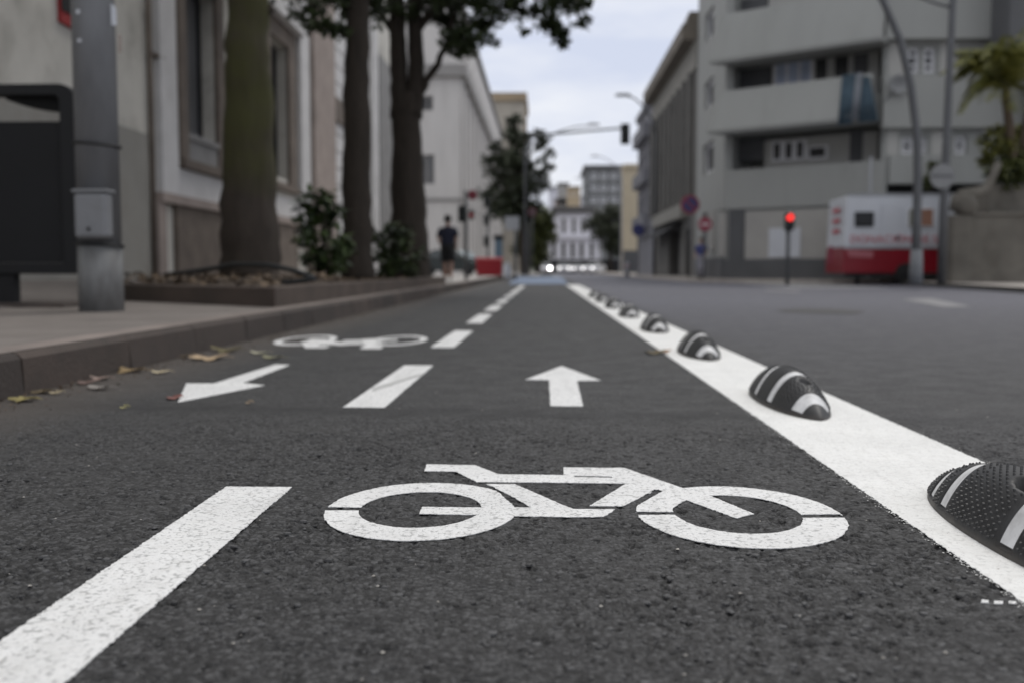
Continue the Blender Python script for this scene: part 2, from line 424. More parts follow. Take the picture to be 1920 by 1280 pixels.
# ------------------------------------------------------------------ setting
import numpy as np
NX0, NX1, NY0, NY1 = -1.7, 1.75, .95, 3.5
def relief():
    nx, ny = 1150, 640
    dx, dy = (NX1 - NX0) / (nx - 1), (NY1 - NY0) / (ny - 1); rs = np.random.RandomState(4)
    fx = np.fft.fftfreq(nx, dx)[None, :]; fy = np.fft.fftfreq(ny, dy)[:, None]; f2 = fx * fx + fy * fy
    def band(sig):
        w = np.fft.ifft2(np.fft.fft2(rs.randn(ny, nx)) * np.exp(-2 * (np.pi * sig) ** 2 * f2)).real
        return w / w.std()
    st, cl, bg_ = band(.0034), band(.009), band(.09)
    n = st + .6 * cl + .3 * bg_
    h = np.minimum(n * .0040 + .0016, .0006 * np.tanh(n)) - .0006
    h = np.maximum(h, -.010)
    y, x = np.meshgrid(np.linspace(NY0, NY1, ny), np.linspace(NX0, NX1, nx), indexing='ij')
    e = np.minimum(np.minimum(x - NX0, NX1 - x) / .15, np.minimum(y - NY0, (NY1 - y) * .25) / .15); h *= np.clip(e, 0, 1)
    co = np.stack([x, y, h], -1).reshape(-1, 3).astype(np.float32)
    i = (np.arange(ny - 1)[:, None] * nx + np.arange(nx - 1)[None, :]).ravel()
    q = np.stack([i, i + 1, i + nx + 1, i + nx], -1).astype(np.int32)
    me = bpy.data.meshes.new('road'); me.vertices.add(len(co)); me.vertices.foreach_set('co', co.ravel())
    me.loops.add(q.size); me.loops.foreach_set('vertex_index', q.ravel()); me.polygons.add(len(q))
    me.polygons.foreach_set('loop_start', np.arange(0, q.size, 4, dtype=np.int32)); me.polygons.foreach_set('loop_total', np.full(len(q), 4, dtype=np.int32))
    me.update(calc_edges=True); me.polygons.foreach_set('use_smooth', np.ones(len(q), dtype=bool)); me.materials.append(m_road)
    o = bpy.data.objects.new('road', me); COL.objects.link(o); ORG[o.name] = Vector((0, 0, 0)); return struct(o)
X_, Y_ = (-400, NX0, NX1, 400), (-40, NY0, NY1, 900)
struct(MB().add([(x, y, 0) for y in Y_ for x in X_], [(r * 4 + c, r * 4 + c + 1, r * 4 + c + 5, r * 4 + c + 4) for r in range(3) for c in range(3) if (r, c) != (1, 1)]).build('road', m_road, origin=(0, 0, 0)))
relief()

def pavement_mat():
    m, nt, b = nodes('pavement_slabs')
    tc = N(nt, 'ShaderNodeTexCoord'); co = tc.outputs['Object']
    br = N(nt, 'ShaderNodeTexBrick'); br.offset = .5
    br.inputs['Scale'].default_value = 1; br.inputs['Brick Width'].default_value = .4; br.inputs['Row Height'].default_value = .4
    br.inputs['Mortar Size'].default_value = .006; br.inputs['Color1'].default_value = (.165, .145, .13, 1); br.inputs['Color2'].default_value = (.2, .178, .162, 1)
    br.inputs['Mortar'].default_value = (.1, .085, .075, 1); L(nt, co, br.inputs['Vector'])
    c = mixc(nt, ramp(nt, noise(nt, co, 1.1, 7, .65), .42, .7, 0, .75), br.outputs[0], (.11, .096, .086))
    L(nt, c, b.inputs['Base Color']); b.inputs['Roughness'].default_value = .85
    bump(nt, b, noise(nt, co, 60, 4), .3, .01); return m
m_pave = pavement_mat()
KX0, KX1, KZ = -2.31, -2.085, .17
mb = MB()
prof = [(-2.312, .165), (-4.6, .17), (-7.6, .40)]
mb.add([(x, y, z) for y in (-4, 25.5) for x, z in prof], [(0, 3, 4, 1), (1, 4, 5, 2)])
struct(mb.build('pavement', m_pave, origin=(0, 0, 0)))
mb = MB(); mb.add([(x, y, z - .002) for y in (25.5, 200) for x, z in ((-2.312, .168), (-30, .168))], [(0, 2, 3, 1)])
mb.add([(-7.6, -4, .4), (-30, -4, .4), (-30, 25.5, .4), (-7.6, 25.5, .4), (-30, 25.5, .166), (-7.6, 25.5, .166), (-2.312, 25.5, .165)], [(0, 3, 2, 1), (2, 3, 4, 5), (2, 5, 6)])
struct(mb.build('pavement', m_concrete_pale, origin=(0, 0, 0)))
mb = MB(); y = -3.0; ts = MB()
while y < 66:
    l = rnd.uniform(.95, 1.05)
    pts = [(KX0, 0), (KX1, 0), (KX1 - .01, .145), (KX1 - .03, KZ - .004), (KX1 - .05, KZ), (KX0, KZ)]
    mb.prism([(x + rnd.uniform(-.004, .004), y, z) for x, z in pts], (0, l - .012, 0)); y += l
struct(mb.build('kerb', m_kerbstone, origin=(0, 0, 0)))
ts.add([(KX0 + .004, -3, KZ + .003), (KX1 - .05, -3, KZ + .003), (KX1 - .05, 66, KZ + .003), (KX0 + .004, 66, KZ + .003)], [(0, 1, 2, 3)])
struct(ts.build('kerb_top', m_kerbtop, origin=(0, 0, 0)))

struct(MB().box(-2.31, -.3, 67, 200, 0, .163).build('pavement', m_concrete_pale, origin=(0, 0, 0)))
# right-hand pavement with the rounded corner
edge = [G(2300, 573), G(2100, 561), G(1920, 550), G(1760, 539), G(1640, 531.5), G(1590, 527.5)]
edge = [Vector((p.x, p.y, 0)) for p in edge]
e2 = edge + [Vector((edge[-1].x + .4, edge[-1].y + 2.2, 0)), Vector((edge[-1].x + 3, edge[-1].y + 3.6, 0)), Vector((60, edge[-1].y + 3.6, 0)), Vector((60, edge[0].y, 0))]
mb = MB(); mb.prism([(p.x, p.y, .0) for p in e2], (0, 0, .12)); struct(mb.build('kerb', m_kerbdark, origin=(0, 0, 0)))
mb = MB(); mb.add([(p.x + (.05 if p.x < 50 else 0), p.y, .124) for p in e2], [tuple(range(len(e2)))]); struct(mb.build('pavement', m_kerbpale, origin=(0, 0, 0)))
# pavement in front of the buildings beyond the junction, right side
mb = MB(); mb.prism([(5.9, 41, 0), (7.0, 38.5, 0), (11.6, 34.8, 0), (40, 34.8, 0), (40, 60, 0), (9, 60, 0), (9, 200, 0), (5.9, 200, 0)], (0, 0, .14))
struct(mb.build('pavement', m_kerbpale, origin=(0, 0, 0)))

# hillside closing the street
mb = MB(); n = 40
hp = [(-160 + 320 * i / n, 14 + 12 * math.exp(-((i - 20) / 9) ** 2) + 3 * math.sin(i * 1.7)) for i in range(n + 1)]
mb.add([(x, 300, -1) for x, h in hp] + [(x, 420, h) for x, h in hp], [(i, i + 1, n + 2 + i, n + 1 + i) for i in range(n)])
struct(mb.build('hillside', m_hill, smooth=True, origin=(0, 300, 0)))

# ------------------------------------------------------------------ road markings
def dense(poly, step, jit):
    out = []; n = len(poly)
    if sum(poly[i][0] * poly[(i + 1) % n][1] - poly[(i + 1) % n][0] * poly[i][1] for i in range(n)) < 0: poly = list(poly)[::-1]
    for i in range(n):
        a, b = poly[i], poly[(i + 1) % n]; l = math.hypot(b[0] - a[0], b[1] - a[1]); k = max(1, int(l / step))
        for j in range(k):
            t = j / k; out.append((a[0] + (b[0] - a[0]) * t + rnd.gauss(0, jit), a[1] + (b[1] - a[1]) * t + rnd.gauss(0, jit)))
    return out
def flat_union(adds, subs=(), z=.0018, step=.008, jit=.0013):
    return union_with_holes([('+', p) for p in adds], z, jit, step)
def gp(pts, ox, oy, s):
    return [tuple(G(ox + x / s, oy + y / s)[:2]) for x, y in pts]
def ell(px, py, rx, ry, ox, oy, s, n=72, a0=0, a1=360):
    return gp([(px + rx * math.cos(R(a0 + (a1 - a0) * i / n)), py + ry * math.sin(R(a0 + (a1 - a0) * i / n))) for i in range(n)], ox, oy, s)
def gell(l, r_, t, b, n=80):
    """ellipse on the ground that touches photo extents left/right/top/bottom"""
    yt, yb = G((l + r_) / 2, t).y, G((l + r_) / 2, b).y; cy = (yt + yb) / 2
    xl = min(G(l, t + (b - t) * .54).x, 9); 
    ym = None
    # lateral size from the row where the centre depth projects
    z = cy; f = lambda px: (AY(px, 640, z) - CAM).x
    x0, x1 = f(l), f(r_)
    return ((x0 + x1) / 2, cy, (x1 - x0) / 2, (yt - yb) / 2)
def epoly(e, n=90): return [(e[0] + e[2] * math.cos(2 * math.pi * i / n), e[1] + e[3] * math.sin(2 * math.pi * i / n)) for i in range(n)]

# bicycle symbol (outlines read off the photo, laid out on the ground plane at real size)
a = lambda pts: gp(pts, 600, 860, 3.5556)
b_ = lambda pts: gp(pts, 1080, 860, 3.5556)
EL = gell(610, 972, 905.5, 1014.5); EI = gell(672, 902, 922.5, 990)
ER = gell(1197, 1585, 912.5, 1028.5); EJ = gell(1267, 1506, 929, 1001)
adds = [
    a([(712, 38), (1036, 44), (1190, 104), (1130, 130), (1180, 156), (1045, 155), (905, 86), (695, 82)]),
    a([(1120, 98), (1190, 104), (1920, 114)]) + b_([(262, 128), (330, 166)]) + a([(1915, 164), (1045, 155)]),
    a([(1622, 58), (1920, 62)]) + b_([(320, 60), (350, 78), (400, 110), (250, 126), (0, 118)]) + a([(1625, 105)]),
    b_([(318, 60), (715, 198), (760, 215), (725, 275), (560, 300), (480, 260), (545, 208), (520, 205), (330, 318), (90, 316), (330, 168), (240, 124)]),
    b_([(480, 230), (650, 180), (900, 250), (1188, 368), (1072, 398), (735, 276), (640, 330)]),
    a([(1110, 170), (1300, 170), (1600, 302), (1690, 336), (1920, 338)]) + b_([(262, 338), (185, 388)]) + a([(1690, 390), (1290, 384), (1240, 350), (1320, 326), (1405, 326)]),
    a([(684, 322), (1180, 328), (1150, 378), (662, 368)]),
]
ring_l, hole_l = epoly(EL), epoly(EI)
# wheels: ring minus inner ellipse minus the stencil gaps, then spokes on top of the cut-out
def union_once(layers, z, jit, step):
    vs, fs = [], []
    for s, p in layers:
        p = dense(p, step, jit); o = len(vs); vs += [Vector(q) for q in p]; fs.append(list(range(o, o + len(p))))
    ov, oe, of, _, _, orig = delaunay_2d_cdt(vs, [], fs, 0, 1e-6)
    keep = [tuple(f) for f, o in zip(of, orig) if o and layers[max(o)][0] == '+']
    r = MB(); used = sorted({i for f in keep for i in f}); mp = {o: i for i, o in enumerate(used)}; area = 0
    r.v = [Vector((ov[i].x, ov[i].y, z)) for i in used]
    for f in keep:
        p, q, w = [ov[i] for i in f[:3]]; g = tuple(mp[i] for i in f); c = (q - p).cross(w - p); area += abs(c) / 2
        r.f.append(g if c > 0 else g[::-1])
    return r, area
def union_with_holes(layers, z=.0018, jit=.0009, step=.006):
    """layers: list of ('+'/'-', polygon); later layers override earlier ones; the outline is roughened by jit"""
    def inside(p, x, y):
        c = False; j = len(p) - 1
        for i in range(len(p)):
            if (p[i][1] > y) != (p[j][1] > y) and x < (p[j][0] - p[i][0]) * (y - p[i][1]) / (p[j][1] - p[i][1]) + p[i][0]: c = not c
            j = i
        return c
    xs = [q[0] for _, p in layers for q in p]; ys_ = [q[1] for _, p in layers for q in p]; n = 90
    wx_, wy_ = (max(xs) - min(xs)) / n, (max(ys_) - min(ys_)) / n; hit = 0
    for i in range(n):
        for j in range(n):
            x, y = min(xs) + (i + .5) * wx_, min(ys_) + (j + .5) * wy_
            for sg, p in reversed(layers):
                if inside(p, x, y): hit += sg == '+'; break
    want = hit * wx_ * wy_; best = None
    for k in range(12):
        r, ar = union_once(layers, z, jit * .9 ** k, step); err = abs(ar / want - 1)
        if best is None or err < best[1]: best = (r, err)
        if best[1] < .02: break
    mb = best[0]; cnt = {}
    for f in mb.f:
        for i in range(len(f)): e = (f[i], f[(i + 1) % len(f)]); cnt[e] = cnt.get(e, 0) + 1
    for (i, j) in [e for e in cnt if (e[1], e[0]) not in cnt]:
        o = len(mb.v); mb.v += [Vector((mb.v[j].x, mb.v[j].y, .0004)), Vector((mb.v[i].x, mb.v[i].y, .0004))]; mb.f.append((j, i, o + 1, o))
    return mb
gapL = a([(20, 322), (300, 326), (300, 346), (20, 346)])
gapR1 = b_([(400, 354), (720, 356), (720, 374), (400, 376)]); gapR2 = b_([(1460, 374), (1760, 370), (1800, 394), (1460, 396)])
wedge = b_([(300, 322), (545, 205), (580, 216), (520, 250), (415, 310), (330, 345)])
layers = [('+', ring_l), ('-', hole_l), ('-', gapL), ('+', epoly(ER)), ('-', epoly(EJ)), ('-', gapR1), ('-', gapR2)]
layers += [('+', p) for p in adds]
layers += [('-', a([(1108, 172), (1200, 232), (1300, 326), (1403, 324), (1290, 258), (1150, 186)])), ('-', wedge), ('-', b_([(-12, 114), (238, 119), (246, 128), (-12, 122)]))]
bike = union_with_holes(layers)
tag(bike.build('bicycle_marking', m_paint, origin=(0, 0, 0)), 'large white bicycle symbol painted on the dark asphalt, the one in sharp focus', 'road marking', 'bicycle symbols on the cycle lane')

# far bicycle symbol, upside down for the opposite lane
def far_bike():
    bx0, by0, bx1, by1 = 505, 628.5, 795, 655
    c0, c1 = G(bx0, 642), G(bx1, 642); top, bot = G(650, by0).y, G(650, by1).y
    cy = (top + bot) / 2; w = c1.x - c0.x
    def q(u, v): return (c0.x + w * u, cy + (top - bot) * v)       # v up = away
    rw = .195
    def ring(u, r, rv): return [(c0.x + w * u + r * w * math.cos(t * math.pi / 30), cy + .1 * (top - bot) + rv * (top - bot) * math.sin(t * math.pi / 30)) for t in range(60)]
    ly = [('+', ring(.19, .185, .36)), ('-', ring(.19, .143, .27)), ('+', ring(.81, .185, .36)), ('-', ring(.81, .143, .27))]
    for p in ([(.2, .2), (.2, .05), (.5, -.25), (.56, -.2), (.3, .16)], [(.2, -.05), (.34, -.42), (.46, -.42), (.46, -.3), (.38, -.28), (.26, .1)],
              [(.3, -.22), (.72, -.18), (.74, -.05), (.3, -.1)], [(.55, .15), (.68, -.3), (.75, -.25), (.62, .2)], [(.45, .1), (.8, .16), (.8, .04), (.45, -.02)],
              [(.66, -.28), (.68, -.46), (.8, -.46), (.8, -.34), (.74, -.28)]):
        ly.append(('+', [q(*t) for t in p]))
    return union_with_holes(ly)
tag(far_bike().build('bicycle_marking', m_paint, origin=(0, 0, 0)), 'smaller blurred bicycle symbol painted upside down in the lane by the left kerb', 'road marking', 'bicycle symbols on the cycle lane')

def mark(name, polys, label, group, mat=None, step=.012, jit=.0016, z=.0018):
    mb = union_with_holes([('+', p) for p in polys]) if len(polys) > 1 else flat_union(polys, z=z, step=step, jit=jit)
    return tag(mb.build(name, mat or m_paint, origin=(0, 0, 0)), label, 'road marking', group)
s1 = lambda pts: gp(pts, 0, 0, 1)
mark('arrow_marking', [s1([(1053, 686), (1127, 713), (1082, 713.5), (1093, 761.5), (1032, 761), (1029.5, 712), (985, 711.5)])], 'white arrow on the asphalt pointing straight away down the street', 'painted direction arrows')
mark('arrow_marking', [s1([(543, 684), (517, 683), (400, 719), (349, 718.5), (334, 754), (497, 722), (455, 718)])], 'white arrow by the left kerb pointing towards the viewer', 'painted direction arrows')
DX0, DX1 = -.733, -.580
dl = ['nearest white centre dash, running out of the picture at the lower left', 'white centre dash between the two painted arrows, crossed by a tyre scuff', 'white centre dash beside the small upside down bicycle symbol',
      'fourth white centre dash from the viewer', 'fifth white centre dash, short and blurred', 'sixth white centre dash, small and blurred', 'seventh white centre dash, before the far junction', 'eighth white centre dash, just before the blue paint', 'farthest white centre dash, touching the blue paint']
ys = [(.35, 2.25), (3.585, 5.19), (6.40, 8.15), (9.3, 11.2), (12.1, 14.0), (14.9, 16.8), (17.8, 19.7), (20.6, 24.5), (25.5, 31)]
for (y0, y1), lab in zip(ys, dl):
    mark('lane_dash', [[(DX0, y0), (DX1, y0), (DX1, y1), (DX0, y1)]], lab, 'dashes of the cycle lane centre line', step=.005 if y0 < 3 else .012 if y0 < 6 else .2, jit=.0012 if y0 < 3 else .001)
# scuff on dash two
tag(flat_union([s1([(697, 735), (700, 728), (745, 714), (793, 700), (790, 704)])], z=.004, step=.03, jit=.001).build('tyre_scuff', paint_mat('scuffed_paint', (.50, .50, .49), 1.0), origin=(0, 0, 0)), 'thin grey tyre scuff across the second centre dash', 'road mark')
edgep = [(.7235, -.6), (1.147, -.6), (1.147, 33), (.7235, 33)]
mb = union_with_holes([('+', [(.7235, .5), (1.147, .5), (1.147, 7.5), (.7235, 7.5)])], jit=.0018)
gq = random.Random(77)
for _ in range(900):
    y = 1.0 + 3.6 * gq.random() ** 1.3; sd0 = gq.random() < .7; x = (.7235 - abs(gq.gauss(0, .008))) if sd0 else (1.147 + abs(gq.gauss(0, .008)))
    r = gq.uniform(.0007, .0021); k = gq.randint(4, 6); ph = gq.random() * 6; mb.add([(x + r * gq.uniform(.6, 1.3) * math.cos(ph + 6.283 * i / k), y + 1.5 * r * gq.uniform(.6, 1.3) * math.sin(ph + 6.283 * i / k), .0012) for i in range(k)], [tuple(range(k))])
mb.add([(.7235, 7.5, .0018), (1.147, 7.5, .0018), (1.147, 33, .0018), (.7235, 33, .0018)], [(0, 1, 2, 3)])
tag(mb.build('edge_line', m_paint_edge, origin=(0, 0, 0)), 'wide solid white line carrying the row of black lane separators', 'road marking')
tag(MB().add([(.78, 62, .005), (1.25, 62, .005), (1.25, 150, .005), (.78, 150, .005)], [(0, 1, 2, 3)]).build('edge_line', m_paint_old, origin=(0, 0, 0)), 'far white line running on towards the distant white cars', 'road marking')
pb = [G(953, 533), G(1066, 533), G(1052, 519.5), G(968, 519.5)]
tag(MB().add([(p.x, p.y, .006) for p in pb], [(0, 1, 2, 3)]).build('blue_lane_marking', m_blue, origin=(0, 0, 0)), 'pale blue painted crossing area at the far end of the cycle lane', 'road marking')
cw = [[(1400, 530), (1570, 543)], ]
for i in range(6):
    y0 = 27.4 + i * 1.9; x0 = 7.35 + (i * .1)
    p = [(x0 - .6, y0), (x0 + 2.0 - i * .05, y0 - .25), (x0 + 2.0, y0 + .95), (x0 - .6, y0 + 1.2)]
    tag(MB().add([(q[0], q[1], .005) for q in p], [(0, 1, 2, 3)]).build('crossing_stripe', m_paint_cross, origin=(0, 0, 0)), 'pale stripe of the zebra crossing at the side street mouth', 'road marking', 'stripes of the side street crossing')
p = [G(1690, 562), G(1745, 560), G(1822, 576), G(1770, 577)]
tag(MB().add([(q.x, q.y, .005) for q in p], [(0, 1, 2, 3)]).build('carriageway_dash', m_paint_old, origin=(0, 0, 0)), 'faded white dash in the carriageway near the right kerb', 'road marking')
p = [G(1430, 543), G(1500, 546), G(1500, 549), G(1440, 546)]
tag(MB().add([(q.x, q.y, .005) for q in p], [(0, 1, 2, 3)]).build('carriageway_dash', m_paint_old, origin=(0, 0, 0)), 'faint white dash just before the side street crossing', 'road marking')
p = [(1455, 582), (1500, 579), (1560, 580), (1622, 584), (1600, 590), (1540, 589), (1470, 586)]
tag(MB().add([(*G(*q)[:2], .004) for q in p], [tuple(range(len(p)))[::-1]]).build('asphalt_patch', M('tar_patch', (.035, .034, .034), .7, .2), origin=(0, 0, 0)), 'dark worn patch in the carriageway asphalt', 'road patch')
# thin white paint flecks at lower right
for i, (x, y, w) in enumerate(((1846, 1128, 14), (1872, 1130, 18), (1897, 1130, 14))):
    q = [G(x - w / 2, y + 2), G(x + w / 2, y + 3), G(x + w / 2 + 1, y - 2), G(x - w / 2 + 3, y - 3)]
    tag(flat_union([[(t.x, t.y) for t in q]], z=.0018, step=.006, jit=.001).build('paint_fleck', m_paint, origin=(0, 0, 0)), 'small fleck of white paint beside the nearest lane separator', 'road mark', 'flecks of white paint beside the wide line')

# ------------------------------------------------------------------ lane separators
def sep_point(u, v, L2, W, H, rim=.007):
    """u,v in -1..1 -> point on the dome"""
    w = W * max(0, 1 - abs(u) ** 2.25) ** .66
    h = H * max(0, 1 - abs(u) ** 2.05) ** .85
    cz = max(0, 1 - abs(v) ** 1.95) ** .82
    return Vector((w * v, L2 * u, rim + h * cz))
def make_separator(bands, holes, label, nub=.0042):
    L2, W, H = .44, .105, .118
    root = thing('lane_separator', label, 'lane separator', (0, 0, 0), 'black rubber separators along the white line')
    nu, nv = 210, 72
    def depr(u, v):
        for b0, b1, v0, v1 in bands:
            if b0 < u < b1 and v0 < v < v1: return .0045
        return 0
    P = lambda u, v: sep_point(u, v, L2, W, H)
    def nrm(u, v):
        e = .004; a = P(min(1, u + e), v) - P(max(-1, u - e), v); b = P(u, min(1, v + e)) - P(u, max(-1, v - e))
        n = b.cross(a); n.normalize(); 
        return n if n.z >= 0 else -n
    us = [-math.cos(math.pi * (i + .35) / (nu + .7 - 1 + 0)) for i in range(nu)]
    us = [max(-.9995, min(.9995, u)) for u in us]
    vs_ = [math.sin(math.pi / 2 * (-1 + 2 * j / (nv - 1))) for j in range(nv)]
    mb = MB(); vs = []
    for u in us:
        base = P(u, 0)
        w = W * max(0, 1 - abs(u) ** 2.25) ** .66
        vs.append(Vector((-w - .001, L2 * u, 0.0)))
        for v in vs_:
            p = P(u, v); d = depr(u, v)
            if d: p = p - nrm(u, v) * d
            for hu, hv, ru, rv, dep in holes:
                q = ((u - hu) / ru) ** 2 + ((v - hv) / rv) ** 2
                if q < 1: x_ = min(1, (1 - q) * 1.7); p.z -= dep * x_ * x_ * (3 - 2 * x_)
            vs.append(p)
        vs.append(Vector((w + .001, L2 * u, 0.0)))
    k = nv + 2
    fs = [(i * k + j, (i + 1) * k + j, (i + 1) * k + j + 1, i * k + j + 1) for i in range(nu - 1) for j in range(k - 1)]
    fs += [tuple(range(k)), tuple(range((nu - 1) * k, nu * k))[::-1]]
    fs = [f[::-1] for f in fs]
    mb.add(vs, fs); nsm = len(mb.f); nb = mb; row = 0
    u = -.93
    while u < .94:
        w = W * max(0, 1 - abs(u) ** 2.25) ** .66
        n = max(3, int(w * 3.2 / .0155)); 
        for j in range(n):
            ang = -1.33 + 2.66 * (j + (.5 if row % 2 else 0)) / n
            v = math.sin(ang)
            if any(b0 - .022 < u < b1 + .022 and v0 - .04 < v < v1 + .04 for b0, b1, v0, v1 in bands): continue
            if any(((u - hu) / (ru * 1.1)) ** 2 + ((v - hv) / (rv * 1.15)) ** 2 < 1.1 for hu, hv, ru, rv, dep in holes): continue
            if u < -.84: continue
            p = P(u, v); m = nrm(u, v); t = m.cross(Vector((0, 1, 0))).normalized(); s = m.cross(t); r = nub
            ring = [p - m * .001 + (t * math.cos(x) + s * math.sin(x)) * r for x in (0, 1.047, 2.094, 3.14, 4.19, 5.236)]
            top = [p + m * nub * .85 + (t * math.cos(x) + s * math.sin(x)) * r * .34 for x in (0, 1.047, 2.094, 3.14, 4.19, 5.236)]
            nb.add(ring + top, [(i, (i + 1) % 6, 6 + (i + 1) % 6, 6 + i) for i in range(6)] + [tuple(range(6, 12))])
        u += .0315; row += 1
    body = mb.build('body', m_rubber, root)
    body.data.polygons.foreach_set('use_smooth', [i < nsm - 2 for i in range(len(body.data.polygons))])
    for b0, b1, v0, v1 in bands:
        bm_ = MB(); g = []; N1, N2 = 6, 40
        for i in range(N1):
            uu = b0 + .006 + (b1 - b0 - .012) * i / (N1 - 1)
            for j in range(N2):
                a0, a1 = math.asin(v0 + .02), math.asin(v1 - .02)
                vv = math.sin(a0 + (a1 - a0) * j / (N2 - 1)); g.append(P(uu, vv) - nrm(uu, vv) * .0026)
        bm_.add(g, [(i * N2 + j, i * N2 + j + 1, (i + 1) * N2 + j + 1, (i + 1) * N2 + j) for i in range(N1 - 1) for j in range(N2 - 1)])
        bm_.build('reflective_band', m_band, root, smooth=True)
    for hu, hv, ru, rv, dep in holes:
        c = P(hu, hv); w = W * max(0, 1 - abs(hu) ** 2.3) ** .62
        h_ = MB(); ring = [(c.x + w * rv * .8 * math.cos(t), c.y + L2 * ru * .8 * math.sin(t), c.z - dep + .004) for t in [2 * math.pi * i / 20 for i in range(20)]]
        h_.add(ring, [tuple(range(20))]); h_.build('fixing_recess', m_dark, root)
    return root
HB = [(.62, .71, -.98, .80), (.38, .48, -.98, .80), (-.30, -.19, -.985, .85), (-.66, -.5, -.985, .85)]
near = make_separator(HB, [(-.13, -.31, .14, .13, .028)], 'nearest black studded lane separator, cut off by the right edge', nub=.0041)
near.location = (.905, 1.845, .002)
FB = [(.11, .23, -.98, .90), (-.35, -.23, -.98, .90), (-.86, -.71, -.95, .93)]
far = make_separator(FB, [(-.50, .08, .075, .24, .03)], 'second black and white lane separator, whole and nearly sharp')
sl = ['third lane separator, slightly blurred, next to a brown leaf', 'fourth lane separator from the viewer, blurred', 'fifth lane separator from the viewer, small and blurred',
      'sixth lane separator, a small dark blur on the white line', 'seventh lane separator, a tiny grey blur on the line', 'eighth lane separator, the last one that can be made out']
for i, y in enumerate((3.79, 5.96, 8.32, 10.8, 13.25, 15.75, 18.2)):
    o = far if i == 0 else copy_tree(far)
    o.location = (.918, y - .02, .002); o.scale = (1.03, 1.06, 1.08)
    if i: o['label'] = sl[i - 1]

# ------------------------------------------------------------------ loose bits on the asphalt
g = random.Random(5); mb = MB()
def pebble(mb, x, y, r, z=0.0):
    rr = [r * g.uniform(.6, 1.2) for _ in range(6)]
    mb.add([(x, y, z + r * .9)] + [(x + rr[i] * math.cos(i * 1.047), y + rr[i] * math.sin(i * 1.047), z + r * .25) for i in range(6)], [(0, 1 + i, 1 + (i + 1) % 6) for i in range(6)])
for _ in range(230):
    y = .95 + 6 * g.random() ** 1.6; pebble(mb, g.uniform(-.62, .6) * y * 1.02, y, g.choice((.0013, .0018, .0024, .0035)))
tag(mb.build('loose_grit', M('pale_grit', (.35, .33, .3), .8, .5, 40), origin=(0, 0, 0)), 'pale grit scattered over the asphalt', kind='stuff')
mb = MB()
for _ in range(3800):
    y = 1.0 + 2.3 * g.random() ** .9; x = g.uniform(-.62, .62) * y
    if (DX0 - .01 < x < DX1 + .01 and y < 2.27) or x > .7 or (1.75 < y < 2.45 and -.45 < x < .66 and g.random() < .93): continue
    r = g.choice((.003, .004, .005, .006, .0075)); hh = r * g.uniform(.3, .6); ph = g.random() * 6; z0 = -.0025; k = 6
    r1 = [r * g.uniform(.75, 1.25) for _ in range(k)]
    ring = lambda q, z: [(x + q * r1[i] * math.cos(ph + i * 1.047), y + q * r1[i] * math.sin(ph + i * 1.047), z + g.uniform(-.0004, .0004)) for i in range(k)]
    mb.add(ring(1, z0) + ring(.85, z0 + hh * .75) + ring(.45, z0 + hh), [(i, (i + 1) % k, k + (i + 1) % k, k + i) for i in range(k)] + [(k + i, k + (i + 1) % k, 2 * k + (i + 1) % k, 2 * k + i) for i in range(k)] + [tuple(range(2 * k, 3 * k))])
tag(mb.build('dark_grit', grit_mat(), origin=(0, 0, 0)), 'dark stones standing proud of the near asphalt', kind='stuff')

mb = MB(); g = random.Random(55)
for _ in range(900):
    y = 2.6 + 16 * g.random() ** 1.8; x = -2.08 + abs(g.gauss(0, .10)); r = g.uniform(.003, .012); a0 = g.uniform(0, 6.3)
    mb.add([(x + r * math.cos(a0), y + r * math.sin(a0), .003), (x + r * .5 * math.cos(a0 + 1.6), y + r * .5 * math.sin(a0 + 1.6), .003 + r * g.uniform(.2, .8)), (x - r * math.cos(a0), y - r * math.sin(a0), .003), (x - r * .5 * math.cos(a0 + 1.6), y - r * .5 * math.sin(a0 + 1.6), .003 + r * .3)], [(0, 1, 2, 3)])
tag(mb.build('gutter_debris', leaf_mat('debris', (.05, .035, .025), (.2, .14, .1), .9), origin=(-2, 5, 0)), 'small brown crumbs and leaf scraps along the left kerb', kind='stuff')
def fallen_leaf(px, py, w, col, label, lobes=0, seed=0, curl=.25, z=.004, aspect=.5):
    lum = sum(col) / 3; col = tuple(c * .72 + lum * .2 for c in col)
    q = random.Random(seed); c = G(px, py); n = 26; rot = q.uniform(-.6, .6); out = []
    for i in range(n):
        t = 2 * math.pi * i / n
        r = 1 + (.32 * math.cos(lobes * t) if lobes else 0) + q.uniform(-.07, .07)
        x, y = math.cos(t) * r * w / 2, math.sin(t) * r * w * aspect
        zz = z + curl * w * (abs(x / w) ** 1.6 * 1.1 + .25 * (1 - abs(2 * y / w)) * q.uniform(.6, 1.1)) + .002
        out.append((c.x + x * math.cos(rot) - y * math.sin(rot), c.y + x * math.sin(rot) + y * math.cos(rot), zz))
    mb = MB(); mb.add([(c.x, c.y, z + .18 * curl * w + .003)] + out, [(0, 1 + i, 1 + (i + 1) % n) for i in range(n)])
    mb.tube([(c.x, c.y, z + .01), (c.x + w * .55 * math.cos(rot + .4), c.y + w * .55 * math.sin(rot + .4), z + .012), (c.x + w * .8 * math.cos(rot + .5), c.y + w * .75 * math.sin(rot + .5), z + .004)], [.003, .0022, .0015], 5)
    m = M('dry_leaf', col, .75, .35, 30, .3, 60, stain=[k * .45 for k in col], samt=.8, sscale=20)
    o = mb.build('fallen_leaf', m, origin=(c.x, c.y, z)); s = o.modifiers.new('thick', 'SOLIDIFY'); s.thickness = .0012
    return tag(o, label, 'leaf', 'fallen leaves on the asphalt')
